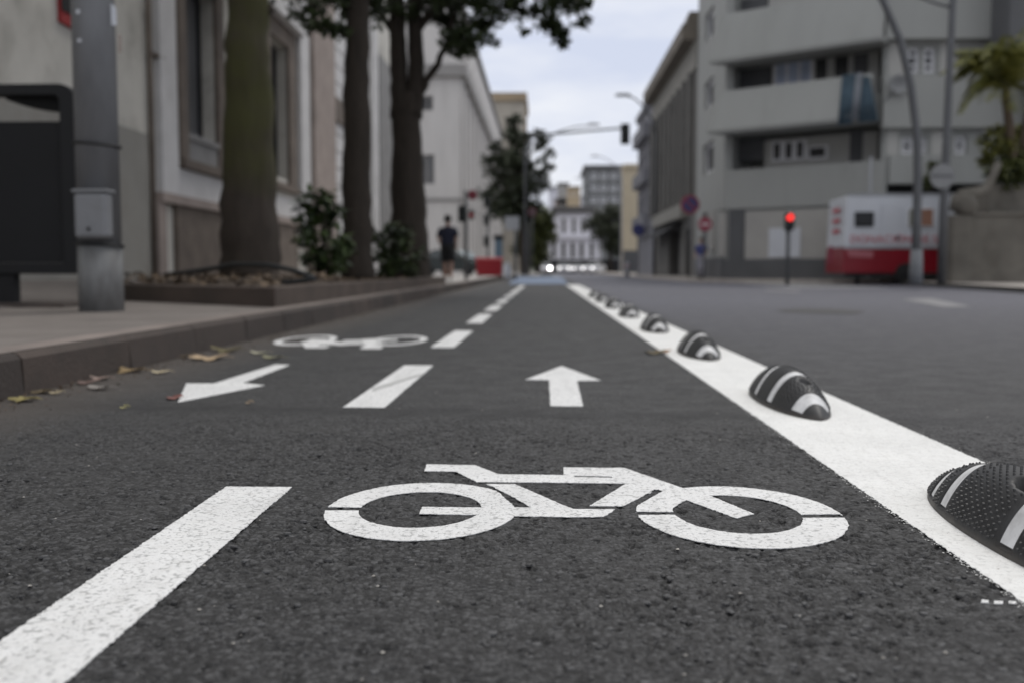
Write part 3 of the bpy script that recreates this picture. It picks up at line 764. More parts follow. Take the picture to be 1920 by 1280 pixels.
fl = [(45, 752, .085, (.32, .26, .06), 'yellow green dry leaf, the one nearest the left edge', 5), (80, 737, .07, (.13, .09, .035), 'dark brown dry leaf against the kerb near the left edge', 3),
      (104, 739, .05, (.45, .36, .2), 'small cream dry leaf beside a dark brown one', 0), (163, 719, .085, (.17, .10, .08), 'reddish brown curled leaf under the kerb', 3),
      (188, 712, .08, (.36, .25, .2), 'pinkish dry leaf under the kerb, beside a reddish one', 4), (245, 697, .12, (.35, .23, .08), 'ochre dry leaf near the kerb with a pale oval leaf at its right', 4),
      (300, 700, .085, (.58, .48, .28), 'pale cream oval leaf lying on its own', 0), (392, 674, .18, (.48, .33, .17), 'large tan lobed dry leaf, the biggest of all', 5),
      (347, 669, .09, (.12, .08, .04), 'dark brown scrap of leaf touching the big tan one', 3), (424, 659, .15, (.16, .13, .04), 'olive brown dry leaf behind the big tan one', 4),
      (486, 664, .11, (.4, .38, .25), 'pale greenish leaf above the arrow tail', 0), (510, 673, .12, (.26, .25, .13), 'dull green leaf touching the arrow tail', 0),
      (325, 748, .06, (.25, .08, .06), 'small reddish leaf at the arrow tip', 3), (221, 696, .04, (.35, .25, .18), 'tiny pinkish scrap of leaf near the kerb', 0),
      (232, 767, .028, (.42, .38, .12), 'tiny yellow green petal on the asphalt', 0), (466, 758, .025, (.4, .28, .15), 'tiny tan scrap below the arrow', 0),
      (1226, 663, .11, (.17, .13, .05), 'brown curled leaf by the white line', 3), (1243, 661, .085, (.42, .24, .13), 'orange brown leaf touching the white line', 4),
      (185, 730, .1, (.28, .25, .22), 'thin grey twig like scrap of leaf', 0)]
for i, (px, py, w, c, lab, lb) in enumerate(fl): fallen_leaf(px, py, w, c, lab, lb, i + 3, aspect=.5 if lb else .32)

# ------------------------------------------------------------------ left side: post, display, planter
def P_(px, py, Y): return AY(px, py, Y)
py_ = G(191, 583, .17); pX, pY = py_.x, py_.y
root = thing('metal_post', 'thick grey metal post with a junction box strapped on at the kerbside', 'post', (pX, pY, .165))
sc_ = pY / FPX * 1.0
zz = lambda y: AY(191, y, pY).z
MB().lathe([(.172, .165), (.17, zz(462))], (pX, pY, 0), 32).build('post_foot', m_galv_pale, root, smooth=True)
MB().lathe([(.165, zz(462)), (.162, zz(0)), (.15, 4.5), (.12, 8)], (pX, pY, 0), 32).build('pole', m_galv, root, smooth=True)
mb = MB(); bxL, bxR = AY(137, 400, pY - .27).x, AY(199, 400, pY - .27).x
mb.box(bxL, bxR, pY - .27, pY - .13, zz(449), zz(366)); bx = mb.build('junction_box', m_boxgrey, root, bevel=.03)
MB().lathe([(.014, -.008), (.014, .008)], ((bxL + bxR) / 2 - .01, pY - .274, zz(432)), 14, ax='y').build('lock', m_black, bx)
mb = MB(); mb.box(bxL - .01, bxR + .012, pY - .28, pY - .12, zz(366), zz(360)); mb.build('lid', m_boxgrey, bx, bevel=.01)
for y, tilt in ((273, -.012), (459, -.008)):
    mb = MB(); pts = [(pX + .176 * math.cos(t * math.pi / 16), pY + .176 * math.sin(t * math.pi / 16), zz(y) + tilt * math.cos(t * math.pi / 16)) for t in range(33)]
    mb.tube(pts, .011, 8); mb.tube([pts[0], (pX + .20, pY - .02, zz(y) - .02)], .011, 8); mb.build('strap', m_black, root, smooth=True)
for (x, y, w, h, c) in ((201, 20, 10, 40, m_truckwhite), (146, 22, 8, 8, m_truckwhite), (149, 76, 8, 6, m_truckwhite), (213, 75, 6, 34, m_pink_stone)):
    q = AY(x, y, pY - .16); mb = MB()
    ww = w * sc_ * .5; hh = h * sc_ * .5
    dx0, dx1 = q.x - ww - pX, q.x + ww - pX
    f = lambda dx: pY - math.sqrt(max(0, .166 ** 2 - min(.16, abs(dx)) ** 2))
    mb.add([(pX + dx0, f(dx0), q.z - hh), (pX + dx1, f(dx1), q.z - hh), (pX + dx1, f(dx1), q.z + hh * rnd.uniform(.5, 1)), (pX + dx0, f(dx0), q.z + hh)], [(0, 1, 2, 3)])
    mb.build('sticker_remnant', c, root)

DY = 8.9
q = lambda x, y: AY(x, y, DY)
x1, zt, zb = q(145, 300).x, q(100, 157).z, q(100, 514).z
x0 = x1 - 1.35
root = thing('street_display', 'dark grey street display with a round-cornered frame beside the thick post', 'street display', (x0 + .65, DY, .17))
def rr(x0, x1, z0, z1, r, n=7):
    p = []
    for cx, cz, a0 in ((x1 - r, z1 - r, 0), (x0 + r, z1 - r, 90), (x0 + r, z0 + r * .3, 180), (x1 - r, z0 + r * .3, 270)):
        rr_ = r if a0 < 180 else r * .3
        cx = (x1 - rr_) if a0 in (0, 270) else (x0 + rr_)
        for i in range(n): t = R(a0 + 90 * i / (n - 1)); p.append((cx + rr_ * math.cos(t), cz + rr_ * math.sin(t)))
    return p
o_, i_ = rr(x0, x1, zb, zt, .16), rr(x0 + .155, x1 - .155, zb + .1, zt - .10, .05)
mb = MB(); n = len(o_)
for yy in (DY, DY + .16):
    pass
vs = [(x, DY, z) for x, z in o_] + [(x, DY, z) for x, z in i_] + [(x, DY + .16, z) for x, z in o_] + [(x, DY + .16, z) for x, z in i_]
fs = []
for i in range(n):
    j = (i + 1) % n
    fs += [(i, n + i, n + j, j), (2 * n + i, 2 * n + j, 3 * n + j, 3 * n + i), (i, j, 2 * n + j, 2 * n + i), (n + i, 3 * n + i, 3 * n + j, n + j)]
mb.add(vs, fs); mb.build('frame', m_dark, root, bevel=.01)
zp = q(60, 227).z
mb = MB(); mb.box(x0 + .157, x1 - .157, DY + .04, DY + .12, zb + .102, zp); mb.build('panel', m_darkpanel, root)
# sagging dark cover in the upper opening
za, zc, ztop = q(0, 184).z, q(108, 208).z, zt - .102
mb = MB(); pts = []; xx0 = q(0, 180).x
for i in range(13):
    t = i / 12; pts.append((xx0 + (x1 - .157 - xx0) * t, za + (zc - za) * (1 - (1 - t) ** 1.7)))
poly = [(x, DY + .09, z) for x, z in pts] + [(x1 - .157, DY + .09, ztop), (xx0, DY + .09, ztop)]
mb.prism(poly, (0, .03, 0)); mb.build('sagging_cover', m_blackhole, root)
mb = MB(); mb.box(x0 + .40, x0 + .72, DY + .03, DY + .13, .165, zb); mb.build('foot', m_dark, root)
# added dark slab standing in for the display's shadow on the pavement
tag(MB().box(x0 - .2, x1 + .0, DY - .35, DY + .6, .16, .2).build('shadow_slab', m_shadow_slab, bevel=.01), 'dark low slab standing in for the shadow under the street display', 'slab')

# planter
c0 = G(516, 576, .17); c1 = G(236, 563, .17); e = G(838, 533, .17)
PX = c0.x; PYn = c0.y; pl = [Vector((PX, PYn, 0)), Vector((PX + .12, e.y, 0)), Vector((-5.0, e.y, 0)), Vector((c1.x - .5, c1.y + .3, 0))]
root = thing('raised_planter', 'low brown stone planter bed along the left kerb holding the trees', 'planter', (PX, PYn, .165))
def inset(poly, d):
    n = len(poly); out = []
    for i in range(n):
        a, b, c = poly[i - 1], poly[i], poly[(i + 1) % n]
        d1, d2 = (b - a).normalized(), (c - b).normalized(); n1, n2 = Vector((-d1.y, d1.x, 0)), Vector((-d2.y, d2.x, 0))
        m = (n1 + n2).normalized(); out.append(b + m * d / max(.3, m.dot(n1)))
    return out
pi_ = inset(pl, .22); mb = MB(); n = 4
vs = [(*p[:2], .1) for p in pl] + [(*p[:2], .345) for p in pl] + [(*p[:2], .345) for p in pi_] + [(*p[:2], .1) for p in pi_]
mb.add(vs, [(i, (i + 1) % n, n + (i + 1) % n, n + i) for i in range(n)] + [(n + i, n + (i + 1) % n, 2 * n + (i + 1) % n, 2 * n + i) for i in range(n)] + [(2 * n + i, 2 * n + (i + 1) % n, 3 * n + (i + 1) % n, 3 * n + i) for i in range(n)])
mb.build('stone_edge', m_planter, root, bevel=.012)
mb = MB(); g = random.Random(3)
nx, ny = 14, 60; vs = []
for j in range(ny + 1):
    for i in range(nx + 1):
        s, t = i / nx, j / ny
        p = (pi_[0] * (1 - t) + pi_[1] * t) * (1 - s) + (pi_[3] * (1 - t) + pi_[2] * t) * s
        h = .31 + .02 * g.random() + (.10 * math.exp(-((p.y - 12) / 1.6) ** 2) * math.sin(math.pi * min(1, s * 1.3)))
        vs.append((p.x, p.y, h))
mb.add(vs, [(j * (nx + 1) + i, (j + 1) * (nx + 1) + i, (j + 1) * (nx + 1) + i + 1, j * (nx + 1) + i + 1) for j in range(ny) for i in range(nx)])
mb.build('soil', m_soil, root, smooth=True)
# leaf litter
mb = MB(); g = random.Random(8)
for _ in range(1500):
    t = g.random() ** 1.5; s = g.random()
    p = (pi_[0] * (1 - t) + pi_[1] * t) * (1 - s) + (pi_[3] * (1 - t) + pi_[2] * t) * s
    h = .345 + .12 * math.exp(-((p.y - 11.5) / 2.0) ** 2) * g.random()
    w = g.uniform(.03, .065); a0 = g.uniform(0, 6.3); tl = g.uniform(-.5, .6)
    d1 = Vector((math.cos(a0), math.sin(a0), tl)) * w; d2 = Vector((-math.sin(a0), math.cos(a0), g.uniform(-.4, .4))) * w * .5
    c = Vector((p.x, p.y, h)); mb.add([c - d1, c + d2 + Vector((0, 0, .015)), c + d1, c - d2], [(0, 1, 2, 3)])
tag(mb.build('leaf_litter', leaf_mat('litter_leaves', (.04, .027, .018), (.16, .11, .066), .8), origin=(PX, PYn, .3)), 'dry brown leaf litter lying in the planter', kind='stuff')
hz = lambda x, y, Y: tuple(AY(x, y, Y))
hp_ = [hz(308, 516, 12.2), hz(340, 512, 12), hz(390, 505, 11.8), hz(440, 496, 11.4), hz(500, 497, 10.9), hz(550, 507, 10.6), hz(592, 523, 10.4), hz(540, 530, 10.5), hz(500, 524, 10.8)]
pp = []
for i in range(len(hp_) - 1):
    for k in range(5):
        t = k / 5; t2 = t * t * (3 - 2 * t) * .5 + t * .5; pp.append(tuple(hp_[i][m] * (1 - t2) + hp_[i + 1][m] * t2 for m in range(3)))
tag(MB().tube(pp, .028, 10).build('garden_hose', m_hose, smooth=True), 'black hose looped over the dry leaves in the planter', 'hose')

# ------------------------------------------------------------------ trees
def trunk_mesh(stems, n=14, seed=1):
    mb = MB(); g = random.Random(seed)
    for path, rad in stems:
        P = []; Rr = []
        for i in range(len(path) - 1):
            for k in range(5):
                t = k / 5; P.append(Vector(path[i]).lerp(Vector(path[i + 1]), t) + Vector((g.gauss(0, .012), g.gauss(0, .012), 0))); Rr.append((rad[i] * (1 - t) + rad[i + 1] * t) * g.uniform(.96, 1.04))
        P.append(Vector(path[-1])); Rr.append(rad[-1]); mb.tube(P, Rr, n * 2, rough=.055)
    return mb
def wpx(px, Y): return px * Y / FPX
# mossy tree
Y = 12.3; T = lambda x, y, Y=Y: tuple(AY(x, y, Y))
b0 = AY(467, 505, Y)
root = thing('street_tree', 'thick tapering trunk with green moss, the nearest of the planter trees', 'tree', (b0.x, Y, .33))
trunk_mesh([([(b0.x, Y, .25), T(467, 440), T(465, 300), T(465, 130), T(466, 20), (b0.x, Y, 5.4), (b0.x, Y, 8.5)], [wpx(58, Y), wpx(54, Y), wpx(49, Y), wpx(41, Y), wpx(37, Y), .22, .15])], 18).build('trunk', m_bark1, root, smooth=True)
c0_ = T(497, 24); MB().tube([T(470, 40), T(495, 26), T(512, 14)], [.1, .07, .05], 8).build('branch_stub', m_bark2, root, smooth=True)
mb = MB(); g = random.Random(21)
for _ in range(38):
    t = g.uniform(0, 6.28); rr_ = g.uniform(.3, 2.4)
    mb.leaves((b0.x + rr_ * math.cos(t) - .6, Y + rr_ * math.sin(t), g.uniform(6.4, 9.2)), .75, 130, .22, rg=g)
mb.build('crown', m_leafdark, root)
# second tree
Y = 17.0; T = lambda x, y, Y=Y: tuple(AY(x, y, Y)); b0 = AY(668, 510, Y)
root = thing('street_tree', 'slender dark trunk between the two shrubs, the middle planter tree', 'tree', (b0.x, Y, .33))
trunk_mesh([([(b0.x, Y, .25), T(668, 430), T(668, 300), T(668, 150), T(674, 0), (b0.x + .1, Y, 6.5), (b0.x + .1, Y, 8.6)], [wpx(33, Y), wpx(28, Y), wpx(26.5, Y), wpx(23, Y), wpx(19, Y), .14, .08])], 14, 2).build('trunk', m_bark2, root, smooth=True)
mb = MB(); g = random.Random(22)
for x, y, r, n in ((555, 28, 22, 26), (590, 12, 26, 60), (612, 46, 22, 55), (640, 56, 18, 42), (650, 10, 26, 60), (585, 45, 16, 30), (628, -20, 40, 130), (700, 8, 30, 60), (705, 38, 16, 16), (560, -30, 40, 110), (690, -40, 45, 160)):
    mb.leaves(AY(x, y, Y + g.uniform(-.8, .8)), wpx(r, Y), int(n * 2.0), .15, rg=g)
for _ in range(26):
    t = g.uniform(0, 6.28); rr_ = g.uniform(.2, 2.0); mb.leaves((b0.x + rr_ * math.cos(t), Y + rr_ * math.sin(t), g.uniform(6.4, 9.4)), .75, 140, .2, rg=g)
mb.build('crown', m_leafdark, root)
# forked tree
Y = 21.3; T = lambda x, y, Y=Y: tuple(AY(x, y, Y)); b0 = AY(766, 512, Y)
root = thing('street_tree', 'dark tree whose trunk forks in two, with a leafy crown against the sky', 'tree', (b0.x, Y, .33))
trunk_mesh([([(b0.x, Y, .25), T(766, 440), T(764, 330), T(761, 215), T(760, 180)], [wpx(42, Y), wpx(34, Y), wpx(30, Y), wpx(26, Y), wpx(25, Y)]),
            ([T(752, 220), T(747, 150), T(745, 60), T(744, -40), (b0.x - .3, Y, 8.5)], [wpx(21, Y), wpx(16, Y), wpx(15, Y), wpx(14, Y), .08]),
            ([T(772, 220), T(780, 150), T(778, 60), T(775, -40), (b0.x + .3, Y, 8.8)], [wpx(20, Y), wpx(15, Y), wpx(13.5, Y), wpx(13, Y), .08]),
            ([T(786, 175), T(800, 150), T(820, 120), T(838, 82), T(850, 30), T(870, -60)], [wpx(9, Y), wpx(7, Y), wpx(6, Y), wpx(5, Y), .05, .03]),
            ([T(778, 60), T(830, 0), T(900, -30), T(1000, -40)], [.1, .08, .06, .04]),
            ([T(745, 70), T(715, 30), T(690, 0)], [.08, .06, .04])], 14, 3).build('trunk', m_bark2, root, smooth=True)
mb = MB(); g = random.Random(23)
for x, y, r, n in ((850, 40, 26, 130), (872, 68, 24, 120), (846, 76, 20, 80), (878, 92, 15, 60), (858, 96, 14, 40), (905, 42, 26, 120), (905, 70, 14, 36), (928, 78, 9, 18), (935, 22, 24, 80), (968, 12, 20, 50), (985, 56, 9, 14), (975, 30, 14, 22), (1000, 20, 18, 50),
                   (1030, 42, 20, 95), (1048, 62, 18, 80), (1058, 80, 10, 32), (1075, 12, 20, 70), (1088, 44, 10, 26), (1100, 36, 7, 13), (1096, 2, 14, 36), (1030, 8, 24, 90), (1055, -10, 30, 120), (960, -20, 34, 120), (900, 0, 30, 140), (840, -5, 34, 130), (800, 5, 26, 70), (770, 20, 22, 50), (735, 10, 20, 40), (820, 30, 22, 60)):
    mb.leaves(AY(x, y, Y + g.uniform(-1, 1)), wpx(r * 1.08, Y), int(n * 2.3), .16, rg=g)
for _ in range(56):
    t = g.uniform(0, 6.28); rr_ = 4.2 * g.random() ** .6; mb.leaves((b0.x + .6 + rr_ * math.cos(t), Y + rr_ * math.sin(t), g.uniform(6.5, 10.8)), .9, 150, .24, rg=g)
mb.build('crown', m_leafdark, root)

# shrubs
def shrub(Y, base, clumps, label, size, seed, mat):
    g = random.Random(seed); b = AY(*base, Y); root = thing('shrub', label, 'shrub', (b.x, Y, .33), 'shrubs growing in the planter')
    st, lf = MB(), MB()
    for x, y, r, n in clumps:
        c = AY(x, y, Y + g.uniform(-.2, .2)); lf.leaves(c, wpx(r, Y), n, size, rg=g)
        st.tube([(b.x + g.uniform(-.06, .06), Y + g.uniform(-.06, .06), .28), ((b.x + c.x) / 2 + g.uniform(-.05, .05), Y, (.3 + c.z) / 2), tuple(c)], [.018, .013, .007], 6)
    st.build('stems', m_bark2, root, smooth=True); lf.build('foliage', mat, root)
shrub(14.2, (605, 515), [(575, 375, 22, 42), (600, 368, 26, 50), (628, 392, 22, 40), (580, 410, 28, 70), (610, 408, 30, 80), (575, 445, 22, 60), (605, 440, 30, 80), (640, 455, 24, 60), (648, 470, 16, 30), (590, 475, 24, 70), (625, 480, 24, 60), (600, 500, 18, 36), (630, 505, 14, 26), (612, 380, 20, 36)], 'leafy green shrub in front of the slender trunk', .16, 5, m_leafshrub)
shrub(18.6, (735, 515), [(705, 440, 16, 40), (735, 432, 20, 56), (757, 436, 14, 36), (720, 460, 22, 80), (750, 462, 20, 70), (730, 488, 24, 90), (705, 478, 14, 40), (755, 492, 18, 60), (785, 480, 12, 30), (725, 508, 18, 50), (765, 508, 18, 50)], 'darker low shrub in front of the forked trunk', .17, 6, m_leafdark)

# ------------------------------------------------------------------ left buildings
FA = Fac((-7, 4), (-7, 46)); HA = 13.0
root = thing('grey_stucco_building', 'pale grey stuccoed building with tall brown-framed windows behind the planter trees', 'building', (-10, 25, .2))
h1 = FA.rect(341, -140, 399, 258); h2 = FA.rect(503, 78, 537, 332); hb = FA.rect(535, 455, 551, 515)
h3 = FA.rect(655, 150, 672, 330)
h1 = (h1[0], h1[1], h1[2], 6.2); h2 = (h2[0], h2[1], h2[2], h2[3])
mb = MB(); FA.wall(mb, 0, FA.len, .1, HA, [h1, h2, hb], .4, back=12); mb.build('wall', m_wallA, root)
FA.window(root, h1, m_dark, m_glassgrey, .09, (2, 1), .36); FA.window(root, h2, m_dark, m_glass, .09, (2, 1), .36); FA.window(root, hb, m_dark, m_glass, .05, (1, 1), .3)
def surround(h, w, wl, zb_, d=.1):
    mb = MB(); FA.box(mb, h[0] - wl, h[0], zb_, h[3] + w, .0, d); FA.box(mb, h[1], h[1] + w, zb_, h[3] + w, 0, d); FA.box(mb, h[0], h[1], h[3], h[3] + w, 0, d * .96)
    FA.box(mb, h[0] - wl - .05, h[1] + w + .05, zb_ - .18, zb_, 0, d + .08); mb.build('window_surround', m_brown_stone, root, bevel=.015)
zs = FA.at(370, 308)[1]; surround(h1, .45, .42, zs); surround(h2, .75, .5, FA.at(525, 345)[1])
mb = MB(); FA.box(mb, h1[0], h1[1], zs, h1[2], -.04, .05); FA.box(mb, h1[0] + .0, h1[1], h1[2] - .12, h1[2], .05, .1); mb.build('sill_panel', m_grey_stone, root, bevel=.01)
u2 = FA.at(322, 340)[0]; zpl = FA.at(350, 378)[1]
mb = MB(); FA.box(mb, u2, FA.at(552, 400)[0], .1, zpl - .12, 0, .10); mb.build('plinth', m_brown_stone, root, bevel=.01)
mb = MB(); FA.box(mb, FA.at(288, 370)[0], FA.at(552, 400)[0], zpl - .12, zpl + .06, 0, .18); mb.build('plinth_cap', m_pink_stone, root, bevel=.01)
mb = MB(); FA.box(mb, u2 + .05, h2[1] + .85, zpl + .062, zs - .19, 0, .05); mb.build('apron_band', m_white, root)
for a0, a1, y_, z0, d in ((289, 320, 200, zpl + .062, .14), (552, 569, 200, 1.2, .2), (692, 702, 300, .3, .2)):
    mb = MB(); FA.box(mb, FA.at(a0, y_)[0], FA.at(a1, y_)[0], z0, HA, 0, d); mb.build('white_pilaster', m_white, root, bevel=.012)
for a0, a1, y_, z1, d in ((288, 303, 490, zpl - .122, .12), (571, 612, 200, HA, .3)):
    mb = MB(); FA.box(mb, FA.at(a0, y_)[0], FA.at(a1, y_)[0], .2, z1, 0, d); mb.build('stone_pilaster', m_pink_stone, root, bevel=.012)
mb = MB(); ua, ub = FA.at(616, 250)[0], FA.at(648, 250)[0]; z = .5
while z < 12.5:
    FA.box(mb, ua, ub, z, z + .52, 0, .16); z += .56
mb.build('banded_quoins', m_white, root, bevel=.02)
mb = MB(); z0 = FA.at(630, 235)[1]; FA.box(mb, ua - .05, ub + .05, z0, z0 + .75, .01, .26); mb.build('string_course', m_brown_stone, root)
mb = MB(); FA.box(mb, FA.at(703, 300)[0], FA.at(735, 300)[0], .3, FA.at(715, 120)[1], 0, .25); mb.build('grey_pilaster', m_grey_stone, root)
mb = MB(); zt2 = FA.at(525, 60)[1]; FA.box(mb, h2[0] - 1.2, h2[1] + 1.0, zt2 + .2, zt2 + .75, 0, .32); mb.build('window_hood', m_white, root, bevel=.02)
u = FA.at(279, 300)[0]; mb = MB(); mb.tube([FA.P(u, .3, .06), FA.P(u, 7, .06)], .045, 10); zc_ = FA.at(285, 105)[1]; mb.tube([FA.P(u, zc_, .06), FA.P(u + .5, zc_, .1)], .05, 8); mb.build('drainpipe', m_brown_stone, root, smooth=True)
mb = MB(); uu = FA.rect(226, 245, 278, 519); FA.box(mb, uu[0] - 4.5, uu[1], .15, uu[3], .0, .025); mb.build('stained_dado', M('stained_dado', (.285, .275, .25), .9, .12, .8, stain=(.2, .185, .16), samt=.7), root)
tag(MB().hexa([FA.P(*FA.at(108, 41), .06), FA.P(*FA.at(140, 60), .06), FA.P(*FA.at(140, 60), .0), FA.P(*FA.at(108, 41), .0), FA.P(FA.at(108, 41)[0], 5, .06), FA.P(FA.at(140, 60)[0], 5, .06), FA.P(FA.at(140, 60)[0], 5, 0), FA.P(FA.at(108, 41)[0], 5, 0)]).build('wall_sign', m_redwood), 'red-edged dark sign on the pale wall, high above the street display', 'sign')
uq = FA.rect(106, -60, 124, 36); mb = MB(); FA.box(mb, uq[0] + .0, uq[1], uq[2] + .1, 4.9, .062, .075); mb.build('sign_face', m_dark, bpy.data.objects['wall_sign'])

# pale corner building beyond the side street
B1 = Fac((-30, 76), (-6.35, 76)); B2 = Fac((-6.35, 76), (-6.35, 150)); HB_ = 20.2
root = thing('pale_corner_building', 'pale stuccoed corner building beyond the side street on the left', 'building', (-14, 85, 0))
w1 = B1.rect(789, 180, 812, 208); w2 = B1.rect(786, 290, 815, 346); w3 = B1.rect(700, 290, 720, 346)
mb = MB(); B1.wall(mb, 0, B1.len - .01, 0, HB_, [w1, w2, w3], .35)
side = []
for k in range(15):
    for zz0, hh in ((3.0, 2.2), (7.2, 2.6), (11.6, 2.4), (16.4, 1.6)):
        side.append((2.5 + k * 4.6, 3.9 + k * 4.6, zz0, zz0 + hh))
B2.wall(mb, .01, B2.len, 0, HB_, side, .35); B2.box(mb, .5, B2.len - .02, .01, HB_ - .01, -20, -.352); mb.build('wall', m_wallB, root)
for w, gm in ((w1, m_glass), (w2, m_glassgrey), (w3, m_glass)): B1.window(root, w, m_trimB, gm, .12, (2, 1))
for w in side: B2.window(root, w, m_trimB, m_glassgrey, .12, (1, 2))
zc = B1.at(800, 132)[1]
mb = MB(); B1.box(mb, 0, B1.len + .5, zc - .5, zc + .35, 0, .5); B2.box(mb, .0, B2.len, zc - .5, zc + .35, 0, .5); mb.build('cornice', m_trimB, root)
mb = MB(); B1.box(mb, 0, B1.len + .25, HB_, HB_ + .4, -1, .3); B2.box(mb, .0, B2.len, HB_, HB_ + .4, -1, .3); mb.build('parapet', m_trimB, root)
z5 = B1.at(830, 378)[1]; mb = MB(); B1.box(mb, 0, B1.len + .1, z5, z5 + .25, 0, .12); B2.box(mb, 0, B2.len, z5, z5 + .25, 0, .12); mb.build('string_course', m_trimB, root)
for k in range(16):
    mb = MB(); B2.box(mb, .4 + k * 4.6, 1.2 + k * 4.6, .2, zc - .502, 0, .22); mb.build('pilaster', m_wallB, root)
# tall tan tower
T1 = Fac((-6.6, 152), (-2.9, 152)); T2 = Fac((-2.9, 152), (-2.9, 170)); ht = T1.at(965, 190)[1]
root = thing('tan_tower_block', 'tall tan block with a projecting top, behind the left street tree', 'building', (-5, 155, 0))
mb = MB(); hs = [(1.0, 2.6, z, z + 1.8) for z in (8, 12, 16, 20)]; T1.wall(mb, -1.5, T1.len, 0, ht, hs, .3, back=15); mb.build('wall', m_tanpale, root)
for w in hs: T1.window(root, w, m_tan, m_glass, .12, (2, 1))
mb = MB(); T1.box(mb, -2, T1.len + .3, ht, ht + 1.2, -15, .6); T2.box(mb, .01, 15, 0, ht, 0, .06); mb.build('projecting_top', m_tan, root)

# ------------------------------------------------------------------ right corner building with balconies
K1, K2, K3, K4 = (7.0, 46.5), (7.05, 39.6), (12.0, 35.9), (36, 35.9)
FS, FM, FR = Fac(K1, K2), Fac(K2, K3), Fac(K3, K4); HC = 14.5
root = thing('balcony_apartment_building', 'grey green corner apartment building with long solid balconies on the right', 'building', (12, 42, 0))
mb = MB()
sw = [FS.rect(1322, 20, 1338, 72), FS.rect(1321, 150, 1338, 200), FS.rect(1318, 268, 1338, 325)]
sd = FS.rect(1318, 350, 1345, 385)
FS.wall(mb, 0, FS.len, 0, HC, sw + [FS.rect(1317, 400, 1326, 470)], .3)
z_b2b, z_b2t = FM.at(1360, 256)[1], FM.at(1400, 172)[1]
z_b1b, z_b1t = FM.at(1380, 124)[1], FM.at(1380, 32)[1]
z_b3b, z_b3t = FM.at(1400, 392)[1], FM.at(1400, 303)[1]
rec2 = FM.rect(1362, 120, 1640, 200); rec1 = FM.rect(1360, 262, 1640, 320)
lo2 = (rec2[0], FM.len - .15, z_b2t - .6, z_b1b + .05); lo1 = (rec1[0], FM.len - .15, z_b3t - .3, z_b2b + .05); lo3 = (rec1[0], FM.len - .15, z_b1t - .6, HC - 1.2)
grounds = []
FM.wall(mb, 0, FM.len, 0, HC, [lo1, lo2, lo3], 1.3)
rw = [FR.rect(1702, 88, 1726, 137), FR.rect(1732, 88, 1756, 137), FR.rect(1690, 256, 1716, 290), FR.rect(1722, 256, 1740, 290), FR.rect(1790, 254, 1814, 290), FR.rect(1842, 240, 1868, 300)]
rg_ = FR.rect(1580, 346, 1860, 366)
rg_ = (max(.1, rg_[0]), rg_[1], rg_[2], rg_[3])
FR.wall(mb, 0, FR.len, 0, HC, rw + [rg_], .3)
# solid core behind the recesses
def core(pts, z0, z1): mb.prism([(x, y, z0) for x, y in pts], (0, 0, z1 - z0))
core([(7.35, 46.5), (7.35, 41.3), (8.35, 41.0), (12.6, 37.7), (12.9, 36.25), (35.9, 36.25), (35.9, 46.5)], .02, HC - .02)
mb.build('wall', m_wallC, root)
for w in sw: FS.window(root, w, m_winwhite, m_glass, .14, (1, 1))
for w in rw: FR.window(root, w, m_winwhite, m_glass, .12, (1, 3))
mb = MB(); FR.box(mb, rg_[0], rg_[1], rg_[2], rg_[3], -.29, -.25); mb.build('ground_floor_opening', m_blackhole, root)
# things inside the loggias (back plane is 1.3 m behind the face)
FI = Fac(tuple((FM.p - FM.n * 1.15)[:2]), tuple((FM.p - FM.n * 1.15 + FM.u * FM.len)[:2]))
def inner(name, r, mat, d0=0, d1=.06, par=None):
    mb = MB(); FI.box(mb, *FI.rect(*r), d0, d1); return mb.build(name, mat, par or root)
for r in ((1362, 112, 1444, 172), (1352, 262, 1432, 304), (1366, 0, 1438, 36)): inner('loggia_shade', r, m_wallC_dark, -.1, .015)  # dark panels put the shade of the recess into the back wall's colour
for r in ((1448, 96, 1648, 200), (1434, 256, 1645, 320), (1442, -40, 1600, 40)): inner('loggia_back_wall', r, m_wallC_pale, -.1, .02)
w = inner('shutter_window', (1452, 106, 1526, 166), m_winwhite, .03, .1)
for x in (1458, 1481, 1504): inner('pane', (x, 111, x + 17, 160), m_winblue, .1, .13, w)
for x, x2, y, y2 in ((1531, 1552, 102, 152), (1567, 1592, 100, 150), (1453, 1464, 270, 299), (1475, 1486, 269, 298), (1496, 1507, 267, 296), (1520, 1548, 278, 295)):
    w = inner('window', (x - 5, y - 4, x2 + 5, y2 + 5), m_winwhite if y > 200 else m_wallC_pale, .03, .08); inner('pane', (x, y, x2, y2), m_glass, .08, .1, w)
inner('dark_doorway', (1601, 84, 1628, 190), m_wallC_dark, .03, .05); inner('dark_doorway', (1594, 245, 1618, 320), m_wallC_dark, .03, .05)
# balcony parapets: prisms flaring out towards the bottom edge
def balcony(zb_, zt_, u0, u1, out_b, out_t, name='balcony'):
    mb = MB()
    pts = [(0.02, zb_), (out_b, zb_), (out_b + .03, zb_ + .12), (out_t, zt_), (out_t - .14, zt_), (out_b - .2, zb_ + .2), (.02, zb_ + .2)]
    fl = .45
    A = [FM.P(u0 - fl * (d / out_b if out_b else 0) * (1 if z < zb_ + .3 else .2), z, d) for d, z in pts]; B = [FM.P(u1, z, d) for d, z in pts]; n = len(pts)
    mb.add(A + B, [tuple(range(n)), tuple(range(n, 2 * n))[::-1]] + [(i, n + i, n + (i + 1) % n, (i + 1) % n) for i in range(n)])
    # closed left end
    e0 = [FM.P(u0 - fl, zb_ + .2, out_b - .02), FM.P(u0 - .1, zt_, out_t - .02), FM.P(u0 + .02, zt_, .02), FM.P(u0 - .05, zb_ + .2, .02)]
    mb.prism(e0, FM.u * .12)
    return mb.build(name, m_wallC, root)
